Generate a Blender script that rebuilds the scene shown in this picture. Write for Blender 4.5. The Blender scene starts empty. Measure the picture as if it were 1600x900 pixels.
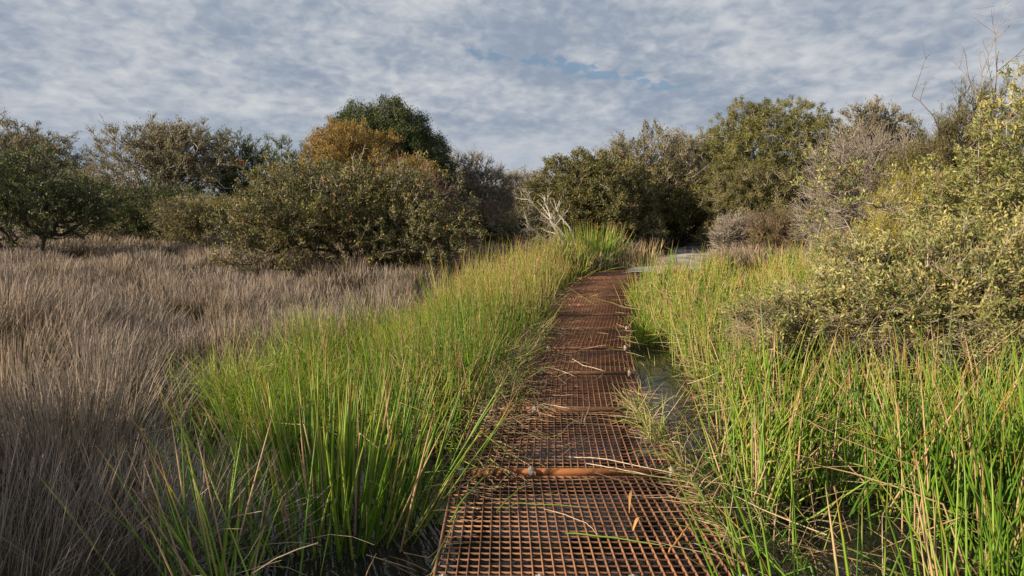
import bpy, math, random
import numpy as np
from math import radians as R, pi
from mathutils import Vector

rng = np.random.default_rng(11)
random.seed(5)
SC = bpy.context.scene
COL = SC.collection

# ------------------------------------------------------------------ camera
F = 1000.0                       # focal length in pixels of a 1600 px wide frame
H = 1.6
PITCH = math.atan(120 / F)
cam_d = bpy.data.cameras.new('camera')
cam_d.sensor_width = 36.0
cam_d.lens = 36.0 * F / 1600.0
cam_d.clip_start = 0.05
cam_d.clip_end = 3000
cam = bpy.data.objects.new('camera', cam_d)
COL.objects.link(cam)
cam.location = (0, 0, H)
cam.rotation_euler = (pi / 2 - PITCH, 0, 0)
SC.camera = cam

# ------------------------------------------------------------------ light
SUN_EL = R(21)
SUN_DIR = Vector((-math.cos(R(27)) * math.cos(SUN_EL), -math.sin(R(27)) * math.cos(SUN_EL), math.sin(SUN_EL)))
sun_d = bpy.data.lights.new('sun', 'SUN')
sun_d.energy = 5.0
sun_d.angle = R(0.6)
sun_d.color = (1.0, 0.83, 0.60)
sun = bpy.data.objects.new('sun', sun_d)
COL.objects.link(sun)
sun.rotation_euler = SUN_DIR.to_track_quat('Z', 'Y').to_euler()

W = bpy.data.worlds.new('World')
SC.world = W
W.use_nodes = True
nt = W.node_tree
nt.nodes.clear()


def N(nt, typ, **kw):
    n = nt.nodes.new(typ)
    for k, v in kw.items():
        if k.startswith('_'):
            setattr(n, k[1:], v)
        else:
            n.inputs[k.replace('__', ' ')].default_value = v
    return n


def math_n(nt, op, a, b=None, c=None, clamp=False):
    n = nt.nodes.new('ShaderNodeMath')
    n.operation = op
    n.use_clamp = clamp
    for i, v in enumerate((a, b, c)):
        if v is None:
            continue
        if hasattr(v, 'is_output'):
            nt.links.new(v, n.inputs[i])
        else:
            n.inputs[i].default_value = v
    return n.outputs[0]


def mixc(nt, fac, a, b):
    n = nt.nodes.new('ShaderNodeMix')
    n.data_type = 'RGBA'
    for s, v in ((n.inputs[0], fac), (n.inputs[6], a), (n.inputs[7], b)):
        if hasattr(v, 'is_output'):
            nt.links.new(v, s)
        elif isinstance(v, (tuple, list)):
            s.default_value = (v[0], v[1], v[2], 1)
        else:
            s.default_value = v
    return n.outputs[2]


def smooth_n(nt, v, a, b):
    n = nt.nodes.new('ShaderNodeMapRange')
    n.interpolation_type = 'SMOOTHSTEP'
    nt.links.new(v, n.inputs[0])
    n.inputs[1].default_value = a
    n.inputs[2].default_value = b
    return n.outputs[0]


def build_world():
    tc = nt.nodes.new('ShaderNodeTexCoord')
    sep = nt.nodes.new('ShaderNodeSeparateXYZ')
    nt.links.new(tc.outputs['Generated'], sep.inputs[0])
    z = math_n(nt, 'ADD', math_n(nt, 'MAXIMUM', sep.outputs[2], 0.0), 0.13)
    u = math_n(nt, 'DIVIDE', sep.outputs[0], z)
    v = math_n(nt, 'DIVIDE', sep.outputs[1], z)
    com = nt.nodes.new('ShaderNodeCombineXYZ')
    nt.links.new(u, com.inputs[0])
    nt.links.new(v, com.inputs[1])

    # cloud texture lives on the sky sphere, stretched sideways towards the horizon
    zz = math_n(nt, 'MULTIPLY', math_n(nt, 'POWER', math_n(nt, 'MAXIMUM', sep.outputs[2], 0.0001), 0.72), 1.55)
    dome = nt.nodes.new('ShaderNodeCombineXYZ')
    nt.links.new(sep.outputs[0], dome.inputs[0])
    nt.links.new(sep.outputs[1], dome.inputs[1])
    nt.links.new(zz, dome.inputs[2])

    def noise(scale, detail, rough, off=0.0, dist=0.0, rot=0.0, sz=1.0):
        m = nt.nodes.new('ShaderNodeMapping')
        nt.links.new(dome.outputs[0], m.inputs[0])
        m.inputs['Location'].default_value = (off, off * 0.7, off * 0.3)
        m.inputs['Rotation'].default_value = (0, rot, 0)
        m.inputs['Scale'].default_value = (1, 1, sz)
        n = nt.nodes.new('ShaderNodeTexNoise')
        n.inputs['Scale'].default_value = scale
        n.inputs['Detail'].default_value = detail
        n.inputs['Roughness'].default_value = rough
        n.inputs['Distortion'].default_value = dist
        nt.links.new(m.outputs[0], n.inputs['Vector'])
        return n.outputs[0]
    big = noise(2.6, 2, 0.5, 3.1, 0.3, -0.2, 1.5)
    mid = noise(12.0, 3, 0.5, 7.7, 0.3, -0.12, 1.3)
    cell = noise(46.0, 3, 0.5, 1.3, 0.3, -0.1, 1.15)
    b = math_n(nt, 'ADD', math_n(nt, 'MULTIPLY', big, 0.85), math_n(nt, 'MULTIPLY', mid, 0.55))
    b = math_n(nt, 'ADD', b, math_n(nt, 'MULTIPLY', cell, 0.46))
    bright = smooth_n(nt, b, 0.68, 1.20)
    sky = nt.nodes.new('ShaderNodeTexSky')
    sky.sky_type = 'NISHITA'
    sky.sun_disc = False
    sky.sun_elevation = SUN_EL
    sky.sun_rotation = math.atan2(SUN_DIR.x, SUN_DIR.y)
    sky.air_density = 1.0
    cloud = mixc(nt, bright, (3.3, 4.0, 5.1), (7.3, 7.5, 7.8))
    # a ragged gap running through the cloud sheet where clear sky shows
    ax, ay, bx, by = -0.32, 2.60, 0.98, 3.21
    dx, dy = bx - ax, by - ay
    L = math.hypot(dx, dy)
    nx, ny = -dy / L, dx / L
    d1 = math_n(nt, 'ADD', math_n(nt, 'MULTIPLY', u, nx), math_n(nt, 'MULTIPLY', v, ny))
    d1 = math_n(nt, 'ABSOLUTE', math_n(nt, 'SUBTRACT', d1, ax * nx + ay * ny))
    al = math_n(nt, 'ADD', math_n(nt, 'MULTIPLY', u, dx / L), math_n(nt, 'MULTIPLY', v, dy / L))
    al = math_n(nt, 'ABSOLUTE', math_n(nt, 'SUBTRACT', al, (ax + bx) / 2 * dx / L + (ay + by) / 2 * dy / L))
    g = math_n(nt, 'SUBTRACT', 1.0, math_n(nt, 'MULTIPLY', d1, 3.0), clamp=True)
    e = math_n(nt, 'SUBTRACT', 1.0, math_n(nt, 'POWER', math_n(nt, 'DIVIDE', al, L * 0.62), 3.0), clamp=True)
    g = math_n(nt, 'MULTIPLY', g, e)
    gap = math_n(nt, 'SUBTRACT', math_n(nt, 'ADD', math_n(nt, 'MULTIPLY', g, 0.64), 0.0), cell)
    gap = smooth_n(nt, gap, 0.0, 0.14)
    gap = math_n(nt, 'MULTIPLY', gap, 0.65)
    skyc = mixc(nt, 0.5, sky.outputs[0], (2.1, 3.9, 6.0))
    colr = mixc(nt, gap, cloud, skyc)
    # cloud seen edge-on near the horizon evens out into pale bands
    hz = smooth_n(nt, sep.outputs[2], 0.15, 0.06)
    band = noise(5.0, 3, 0.5, 9.0, 0.2, 0.05, 5.0)
    east = smooth_n(nt, math_n(nt, 'DIVIDE', sep.outputs[0], math_n(nt, 'ADD', math_n(nt, 'ABSOLUTE', sep.outputs[1]), 0.05)), -0.22, 0.05)
    low = mixc(nt, east, (2.5, 3.5, 4.9), (5.2, 5.8, 6.6))
    low = mixc(nt, math_n(nt, 'MULTIPLY', smooth_n(nt, band, 0.42, 0.66), 0.6), low, (6.0, 6.3, 6.8))
    colr = mixc(nt, math_n(nt, 'MULTIPLY', hz, 0.72), colr, low)
    bg = nt.nodes.new('ShaderNodeBackground')
    bg.inputs[1].default_value = 0.052
    nt.links.new(colr, bg.inputs[0])
    out = nt.nodes.new('ShaderNodeOutputWorld')
    nt.links.new(bg.outputs[0], out.inputs[0])


build_world()
SC.view_settings.view_transform = 'Standard'
SC.view_settings.look = 'None'
SC.view_settings.exposure = 0.72
SC.view_settings.gamma = 1.0
SC.cycles.max_bounces = 6
SC.cycles.transparent_max_bounces = 8

# ------------------------------------------------------------------ geometry helpers
CP, SP = math.cos(PITCH), math.sin(PITCH)


def ray(px, py):
    a, b = (px - 800) / F, (450 - py) / F
    return np.array([a, CP + b * SP, -SP + b * CP])


def at_y(px, py, Y):
    r = ray(px, py)
    t = Y / r[1]
    return np.array([r[0] * t, Y, H + r[2] * t])


def on_z(px, py, z=0.0):
    r = ray(px, py)
    t = (z - H) / r[2]
    return np.array([r[0] * t, r[1] * t, z])


def norm(v):
    return v / np.maximum(np.linalg.norm(v, axis=-1, keepdims=True), 1e-9)


def mk_mesh(name, V, Fq, attrs=None, smooth=False):
    """V (n,3); Fq list of int arrays (m,k)."""
    me = bpy.data.meshes.new(name)
    Fq = [f for f in (Fq if isinstance(Fq, list) else [Fq]) if len(f)]
    nl = sum(f.size for f in Fq)
    nf = sum(len(f) for f in Fq)
    me.vertices.add(len(V))
    me.vertices.foreach_set('co', np.ascontiguousarray(V, dtype=np.float32).ravel())
    me.loops.add(nl)
    me.polygons.add(nf)
    me.loops.foreach_set('vertex_index', np.concatenate([f.ravel() for f in Fq]).astype(np.int32))
    tot = np.concatenate([np.full(len(f), f.shape[1]) for f in Fq])
    st = np.concatenate([[0], np.cumsum(tot)[:-1]])
    me.polygons.foreach_set('loop_start', st.astype(np.int32))
    me.polygons.foreach_set('loop_total', tot.astype(np.int32))
    if smooth:
        me.polygons.foreach_set('use_smooth', np.ones(nf, dtype=bool))
    for k, a in (attrs or {}).items():
        at = me.attributes.new(k, 'FLOAT', 'POINT')
        at.data.foreach_set('value', np.ascontiguousarray(a, dtype=np.float32).ravel())
    me.update(calc_edges=True)
    return me


def link(name, me, mats, parent=None, label=None, cat=None, kind=None, group=None, loc=None):
    o = bpy.data.objects.new(name, me)
    COL.objects.link(o)
    if me is not None:
        for m in (mats if isinstance(mats, (list, tuple)) else [mats]):
            me.materials.append(m)
    if parent is not None:
        o.parent = parent
    if label:
        o['label'] = label
    if cat:
        o['category'] = cat
    if kind:
        o['kind'] = kind
    if group:
        o['group'] = group
    if loc is not None:
        o.location = loc
    return o


class Geo:
    """collects tubes / ribbons / leaves into one mesh with attributes rnd and tt"""
    def __init__(s):
        s.V, s.F3, s.F4, s.r, s.t, s.n = [], [], [], [], [], 0

    def add(s, V, F, r, t):
        if not len(V):
            return
        (s.F4 if F.shape[1] == 4 else s.F3).append(F + s.n)
        s.V.append(V)
        s.r.append(r)
        s.t.append(t)
        s.n += len(V)

    def strands(s, P, Rr, sides, rnd, tt=None, ref=None):
        """P (n,S,3), Rr (n,S), rnd (n,)"""
        n, S, _ = P.shape
        if n == 0:
            return
        T = np.empty_like(P)
        T[:, 1:-1] = P[:, 2:] - P[:, :-2]
        T[:, 0] = P[:, 1] - P[:, 0]
        T[:, -1] = P[:, -1] - P[:, -2]
        T = norm(T)
        if ref is None:
            ref = norm(rng.normal(size=(n, 3)))
        U = norm(np.cross(T, ref[:, None, :]))
        if sides == 2:
            V = np.stack([P - U * Rr[..., None], P + U * Rr[..., None]], axis=2)
            k = 2
        else:
            Wv = np.cross(T, U)
            ang = np.arange(sides) * 2 * pi / sides
            V = P[:, :, None, :] + Rr[:, :, None, None] * (np.cos(ang)[None, None, :, None] * U[:, :, None, :] + np.sin(ang)[None, None, :, None] * Wv[:, :, None, :])
            k = sides
        idx = np.arange(n * S * k).reshape(n, S, k)
        fs = []
        for j in range(1 if sides == 2 else sides):
            j2 = (j + 1) % k
            fs.append(np.stack([idx[:, :-1, j], idx[:, :-1, j2], idx[:, 1:, j2], idx[:, 1:, j]], axis=-1).reshape(-1, 4))
        if tt is None:
            tt = np.broadcast_to(np.linspace(0, 1, S)[None, :], (n, S))
        s.add(V.reshape(-1, 3), np.concatenate(fs), np.broadcast_to(rnd[:, None, None], (n, S, k)).ravel(),
              np.broadcast_to(tt[:, :, None], (n, S, k)).ravel())

    def leaves(s, P, D, Lw, Ww, rnd, fold=0.25, mid=0.5, nrm=None):
        """diamond leaves: base P, direction D, length Lw, width Ww"""
        n = len(P)
        if n == 0:
            return
        if nrm is None:
            nrm = norm(rng.normal(size=(n, 3)) + np.array([-0.25, -0.25, 0.9]))
        S_ = norm(np.cross(D, nrm))
        Nn = np.cross(S_, D)
        L_ = Lw[:, None]
        W_ = Ww[:, None] * 0.5
        m = P + D * L_ * mid
        V = np.stack([P, m + S_ * W_ + Nn * W_ * fold, P + D * L_ - Nn * L_ * 0.06, m - S_ * W_ + Nn * W_ * fold], axis=1)
        F_ = np.arange(n * 4).reshape(n, 4)
        tt = np.broadcast_to(np.array([0, .5, 1, .5])[None, :], (n, 4))
        s.add(V.reshape(-1, 3), F_, np.repeat(rnd, 4), tt.ravel())

    def mesh(s, name, origin=None, smooth=False):
        V = np.concatenate(s.V)
        if origin is not None:
            V = V - np.asarray(origin)[None, :]
        fs = []
        if s.F4:
            fs.append(np.concatenate(s.F4))
        if s.F3:
            fs.append(np.concatenate(s.F3))
        return mk_mesh(name, V, fs, {'rnd': np.concatenate(s.r), 'tt': np.concatenate(s.t)}, smooth)


def boxes(L):
    """list of (center, axes U,V,W half vectors) -> V,F"""
    Vs, Fs, n = [], [], 0
    cs = np.array([[-1, -1, -1], [1, -1, -1], [1, 1, -1], [-1, 1, -1], [-1, -1, 1], [1, -1, 1], [1, 1, 1], [-1, 1, 1]])
    fs = np.array([[0, 3, 2, 1], [4, 5, 6, 7], [0, 1, 5, 4], [1, 2, 6, 5], [2, 3, 7, 6], [3, 0, 4, 7]])
    for c, u, v, w in L:
        Vs.append(c + cs[:, :1] * u + cs[:, 1:2] * v + cs[:, 2:] * w)
        Fs.append(fs + n)
        n += 8
    return np.concatenate(Vs), np.concatenate(Fs)


def bar(a, b, wid, hgt, up=(0, 0, 1)):
    """box bar from a to b, top surface centred on the segment a-b"""
    a, b, up = np.array(a, float), np.array(b, float), np.array(up, float)
    d = (b - a) / 2
    s = norm(np.cross(d, up)) * wid / 2
    w = norm(np.cross(s, d)) * hgt / 2
    return ((a + b) / 2 - w, d, s, w)


# ------------------------------------------------------------------ materials
def mat(name):
    m = bpy.data.materials.new(name)
    m.use_nodes = True
    n = m.node_tree
    n.nodes.clear()
    out = n.nodes.new('ShaderNodeOutputMaterial')
    p = n.nodes.new('ShaderNodeBsdfPrincipled')
    n.links.new(p.outputs[0], out.inputs[0])
    return m, n, p, out


def ramp(n, fac, stops, interp='LINEAR'):
    r = n.nodes.new('ShaderNodeValToRGB')
    r.color_ramp.interpolation = interp
    els = r.color_ramp.elements
    while len(els) > 1:
        els.remove(els[-1])
    els[0].position = stops[0][0]
    els[0].color = (*stops[0][1], 1)
    for p_, c in stops[1:]:
        e = els.new(p_)
        e.color = (*c, 1)
    if fac is not None:
        n.links.new(fac, r.inputs[0])
    return r.outputs[0]


def attr(n, name):
    a = n.nodes.new('ShaderNodeAttribute')
    a.attribute_name = name
    return a.outputs['Fac']


def leafy(name, stops, tips=None, transl=0.3, rough=0.55, tip_from=0.75, dead=None, dead_frac=0.0, spec=0.3):
    """plant matter: colour by strand (rnd), tip colour along its length (tt)"""
    m, n, p, out = mat(name)
    r = attr(n, 'rnd')
    t = attr(n, 'tt')
    c = ramp(n, r, stops)
    if tips is not None:
        w = math_n(n, 'ADD', t, math_n(n, 'MULTIPLY', math_n(n, 'SUBTRACT', math_n(n, 'FRACT', math_n(n, 'MULTIPLY', r, 37.3)), 0.5), 0.34))
        f = smooth_n(n, w, tip_from, tip_from + 0.28)
        c = mixc(n, f, c, tips)
    if dead is not None:
        q = math_n(n, 'FRACT', math_n(n, 'MULTIPLY', r, 91.7))
        c = mixc(n, math_n(n, 'LESS_THAN', q, dead_frac), c, dead)
    n.links.new(c, p.inputs['Base Color'])
    p.inputs['Roughness'].default_value = rough
    p.inputs['Specular IOR Level'].default_value = spec
    if transl > 0:
        tr = n.nodes.new('ShaderNodeBsdfTranslucent')
        n.links.new(c, tr.inputs[0])
        mx = n.nodes.new('ShaderNodeMixShader')
        mx.inputs[0].default_value = transl
        n.links.new(p.outputs[0], mx.inputs[1])
        n.links.new(tr.outputs[0], mx.inputs[2])
        n.links.new(mx.outputs[0], out.inputs[0])
    return m


def bark(name, c1, c2, scale=18):
    m, n, p, out = mat(name)
    tc = n.nodes.new('ShaderNodeTexCoord')
    no = N(n, 'ShaderNodeTexNoise', Scale=scale, Detail=6.0, Roughness=0.65)
    n.links.new(tc.outputs['Object'], no.inputs['Vector'])
    n.links.new(ramp(n, no.outputs[0], [(0.3, c1), (0.7, c2)]), p.inputs['Base Color'])
    p.inputs['Roughness'].default_value = 0.9
    bp = N(n, 'ShaderNodeBump', Strength=0.5, Distance=0.01)
    n.links.new(no.outputs[0], bp.inputs['Height'])
    n.links.new(bp.outputs[0], p.inputs['Normal'])
    return m


def ground_mat():
    m, n, p, out = mat('mud_and_litter')
    g = n.nodes.new('ShaderNodeNewGeometry')
    a = N(n, 'ShaderNodeTexNoise', Scale=0.8, Detail=8.0, Roughness=0.7)
    b = N(n, 'ShaderNodeTexNoise', Scale=30.0, Detail=5.0, Roughness=0.7)
    for q in (a, b):
        n.links.new(g.outputs['Position'], q.inputs['Vector'])
    c1 = ramp(n, b.outputs[0], [(0.3, (0.035, 0.028, 0.02)), (0.55, (0.09, 0.07, 0.045)), (0.75, (0.16, 0.125, 0.085))])
    c2 = ramp(n, b.outputs[0], [(0.3, (0.03, 0.035, 0.015)), (0.7, (0.08, 0.09, 0.03))])
    n.links.new(mixc(n, smooth_n(n, a.outputs[0], 0.5, 0.6), c1, c2), p.inputs['Base Color'])
    p.inputs['Roughness'].default_value = 0.95
    bp = N(n, 'ShaderNodeBump', Strength=0.8, Distance=0.03)
    n.links.new(b.outputs[0], bp.inputs['Height'])
    n.links.new(bp.outputs[0], p.inputs['Normal'])
    return m


def path_mat():
    m, n, p, out = mat('pale_sand')
    g = n.nodes.new('ShaderNodeNewGeometry')
    a = N(n, 'ShaderNodeTexNoise', Scale=1.6, Detail=7.0, Roughness=0.7)
    b = N(n, 'ShaderNodeTexNoise', Scale=60.0, Detail=4.0, Roughness=0.7)
    for q in (a, b):
        n.links.new(g.outputs['Position'], q.inputs['Vector'])
    c = ramp(n, a.outputs[0], [(0.36, (0.12, 0.105, 0.085)), (0.46, (0.28, 0.265, 0.24)), (0.56, (0.42, 0.41, 0.39)), (0.7, (0.54, 0.53, 0.52))])
    c = mixc(n, smooth_n(n, b.outputs[0], 0.52, 0.7), c, (0.13, 0.10, 0.07))
    n.links.new(c, p.inputs['Base Color'])
    p.inputs['Roughness'].default_value = 0.85
    bp = N(n, 'ShaderNodeBump', Strength=0.6, Distance=0.02)
    n.links.new(b.outputs[0], bp.inputs['Height'])
    n.links.new(bp.outputs[0], p.inputs['Normal'])
    return m


def water_mat():
    m, n, p, out = mat('still_dark_water')
    g = n.nodes.new('ShaderNodeNewGeometry')
    a = N(n, 'ShaderNodeTexNoise', Scale=5.0, Detail=3.0, Roughness=0.5)
    n.links.new(g.outputs['Position'], a.inputs['Vector'])
    b = N(n, 'ShaderNodeTexNoise', Scale=14.0, Detail=8.0, Roughness=0.75)
    n.links.new(g.outputs['Position'], b.inputs['Vector'])
    n.links.new(ramp(n, b.outputs[0], [(0.45, (0.016, 0.015, 0.014)), (0.62, (0.03, 0.026, 0.020)), (0.72, (0.09, 0.07, 0.045))]), p.inputs['Base Color'])
    p.inputs['Roughness'].default_value = 0.05
    p.inputs['IOR'].default_value = 1.4
    bp = N(n, 'ShaderNodeBump', Strength=0.2, Distance=0.03)
    n.links.new(a.outputs[0], bp.inputs['Height'])
    n.links.new(bp.outputs[0], p.inputs['Normal'])
    return m


def rust_mat(name, hi, lo, metal=0.25):
    m, n, p, out = mat(name)
    g = n.nodes.new('ShaderNodeNewGeometry')
    a = N(n, 'ShaderNodeTexNoise', Scale=3.0, Detail=6.0, Roughness=0.7)
    b = N(n, 'ShaderNodeTexNoise', Scale=45.0, Detail=4.0, Roughness=0.7)
    for q in (a, b):
        n.links.new(g.outputs['Position'], q.inputs['Vector'])
    f = math_n(n, 'ADD', math_n(n, 'MULTIPLY', a.outputs[0], 0.75), math_n(n, 'MULTIPLY', b.outputs[0], 0.3))
    n.links.new(ramp(n, f, [(0.36, lo), (0.66, hi)]), p.inputs['Base Color'])
    p.inputs['Roughness'].default_value = 0.75
    p.inputs['Metallic'].default_value = metal
    bp = N(n, 'ShaderNodeBump', Strength=0.5, Distance=0.002)
    n.links.new(b.outputs[0], bp.inputs['Height'])
    n.links.new(bp.outputs[0], p.inputs['Normal'])
    return m


M = dict(
    ground=ground_mat(), path=path_mat(), water=water_mat(),
    rust=rust_mat('rusted_bars', (0.36, 0.175, 0.092), (0.10, 0.056, 0.038)),
    rust_edge=rust_mat('orange_rusted_edge', (0.42, 0.17, 0.06), (0.15, 0.06, 0.03)),
    zinc=rust_mat('weathered_zinc', (0.42, 0.40, 0.37), (0.2, 0.16, 0.12), 0.3),
    timber=bark('old_timber', (0.06, 0.05, 0.04), (0.16, 0.13, 0.10)),
    bark_dark=bark('dark_bark', (0.035, 0.028, 0.022), (0.12, 0.10, 0.08)),
    bark_grey=bark('grey_bark', (0.16, 0.13, 0.11), (0.42, 0.37, 0.32)),
    bark_tan=bark('tan_twigs', (0.22, 0.175, 0.13), (0.46, 0.38, 0.29)),
    bark_pale=bark('bleached_wood', (0.34, 0.30, 0.26), (0.62, 0.57, 0.50)),
    bark_red=bark('red_brown_twigs', (0.11, 0.07, 0.05), (0.28, 0.19, 0.14)),
    sedge=leafy('sedge_stems', [(0, (0.055, 0.14, 0.015)), (0.4, (0.12, 0.25, 0.022)), (0.75, (0.23, 0.36, 0.035)), (1, (0.40, 0.47, 0.08))],
                tips=(0.55, 0.30, 0.09), tip_from=0.84, dead=(0.56, 0.40, 0.22), dead_frac=0.13, transl=0.25, rough=0.42, spec=0.45),
    sedge_dry=leafy('sedge_stems_yellowing', [(0, (0.12, 0.21, 0.025)), (0.4, (0.25, 0.35, 0.045)), (0.75, (0.42, 0.46, 0.09)), (1, (0.58, 0.50, 0.17))],
                    tips=(0.62, 0.36, 0.12), tip_from=0.79, dead=(0.60, 0.43, 0.24), dead_frac=0.20, transl=0.25, rough=0.45, spec=0.4),
    lime=leafy('soft_grass', [(0, (0.10, 0.18, 0.018)), (0.5, (0.28, 0.40, 0.04)), (1, (0.50, 0.54, 0.11))], dead=(0.55, 0.42, 0.24), dead_frac=0.08, transl=0.45),
    rush=leafy('wiry_rush', [(0, (0.035, 0.032, 0.014)), (0.5, (0.095, 0.078, 0.045)), (1, (0.19, 0.15, 0.105))],
               tips=(0.35, 0.29, 0.25), tip_from=0.60, transl=0.12, rough=0.7, spec=0.12),
    rush_green=leafy('wiry_rush_greenish', [(0, (0.04, 0.045, 0.015)), (0.5, (0.09, 0.085, 0.035)), (1, (0.17, 0.14, 0.075))],
                     tips=(0.36, 0.28, 0.22), tip_from=0.55, transl=0.12, rough=0.7, spec=0.12),
    straw=leafy('fallen_straw', [(0, (0.16, 0.11, 0.06)), (0.5, (0.42, 0.29, 0.16)), (0.85, (0.62, 0.48, 0.30)), (1, (0.16, 0.24, 0.04))], transl=0.15),
    straw_pale=leafy('bleached_stems', [(0, (0.50, 0.40, 0.28)), (1, (0.72, 0.62, 0.46))], transl=0.1),
    straw_orange=leafy('orange_stems', [(0, (0.55, 0.27, 0.07)), (1, (0.66, 0.36, 0.12))], transl=0.1),
    stem_green=leafy('green_cut_stems', [(0, (0.12, 0.24, 0.03)), (1, (0.22, 0.32, 0.05))], tips=(0.3, 0.33, 0.08), transl=0.15),
)

# ------------------------------------------------------------------ layout of the boardwalk (z = 0)
J = [(1060, 655, 1290), (907, 677, 1181), (735, 709, 1063), (638, 746, 1014), (582, 773, 992), (544, 798, 984), (512, 826, 985),
     (492, 844, 987), (476, 856, 986), (463, 866, 984), (452, 877, 986), (443, 888, 994), (435, 900, 1012), (428, 918, 1036), (422, 945, 1060)]
JL = np.array([on_z(l, y) for y, l, r in J])
JR = np.array([on_z(r, y) for y, l, r in J])


def bl(y):
    return np.interp(y, JL[:, 1], JL[:, 0])


def br(y):
    return np.interp(y, JR[:, 1], JR[:, 0])


def sstep(a, b, x):
    t = np.clip((x - a) / (b - a), 0, 1)
    return t * t * (3 - 2 * t)


def terrain(x, y):
    x, y = np.asarray(x, float), np.asarray(y, float)
    z = -0.60 + 0.42 * sstep(-3.2, -7.5, x) + 0.0 * y
    z = np.maximum(z, -0.60 + 0.55 * sstep(3.6, 7.0, x))
    z = np.maximum(z, -0.60 + 0.52 * sstep(11.5, 17.5, y))
    z = z + 0.38 * sstep(18, 34, y) + 0.9 * sstep(36, 120, y)
    z = z + 0.35 * sstep(6, 14, x) * sstep(30, 5, y)
    z = z + 0.05 * np.sin(x * 0.9 + 1.3) * np.cos(y * 0.7) + 0.03 * np.sin(x * 2.3 + y * 1.9)
    return z


def build_ground():
    g = np.sinh(np.linspace(-1, 1, 241) * 5.2) / math.sinh(5.2) * 420
    X, Y = np.meshgrid(g, g + 8)
    V = np.stack([X, Y, terrain(X, Y)], -1).reshape(-1, 3)
    n = len(g)
    i = np.arange(n * n).reshape(n, n)
    Fq = np.stack([i[:-1, :-1], i[:-1, 1:], i[1:, 1:], i[1:, :-1]], -1).reshape(-1, 4)
    link('ground', mk_mesh('ground', V, Fq, smooth=True), M['ground'], kind='structure')
    # pond water round the boardwalk
    V = np.array([[-9, -8, -0.33], [9, -8, -0.33], [9, 18, -0.33], [-9, 18, -0.33]])
    link('water', mk_mesh('water', V, np.array([[0, 1, 2, 3]])), M['water'], kind='structure')
    # sandy path beyond the boardwalk
    ctr = [(16.6, 3.35, 1.5), (18.6, 4.5, 1.9), (21, 5.6, 2.2), (24, 7.0, 2.3), (27, 8.6, 2.4), (30, 10.6, 2.6), (33, 13.6, 2.6)]
    c = np.array(ctr)
    ys = np.linspace(16.6, 33, 60)
    xs = np.interp(ys, c[:, 0], c[:, 1])
    ws = np.interp(ys, c[:, 0], c[:, 2]) * (1 + 0.08 * np.sin(ys * 2.1))
    rows = []
    for k in range(9):
        u = (k / 8 - 0.5)
        x = xs + u * ws
        crown = 0.07 * (1 - (2 * u) ** 2)
        rows.append(np.stack([x, ys, np.maximum(terrain(xs, ys), -0.06) + 0.02 + crown], -1))
    V = np.stack(rows, 1).reshape(-1, 3)
    i = np.arange(60 * 9).reshape(60, 9)
    Fq = np.stack([i[:-1, :-1], i[:-1, 1:], i[1:, 1:], i[1:, :-1]], -1).reshape(-1, 4)
    link('path', mk_mesh('path', V, Fq, smooth=True), M['path'], kind='structure')


def path_x(y):
    return np.interp(y, [16.6, 18.6, 21, 24, 27, 30, 33], [3.35, 4.5, 5.6, 7.0, 8.6, 10.6, 13.6])


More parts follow.
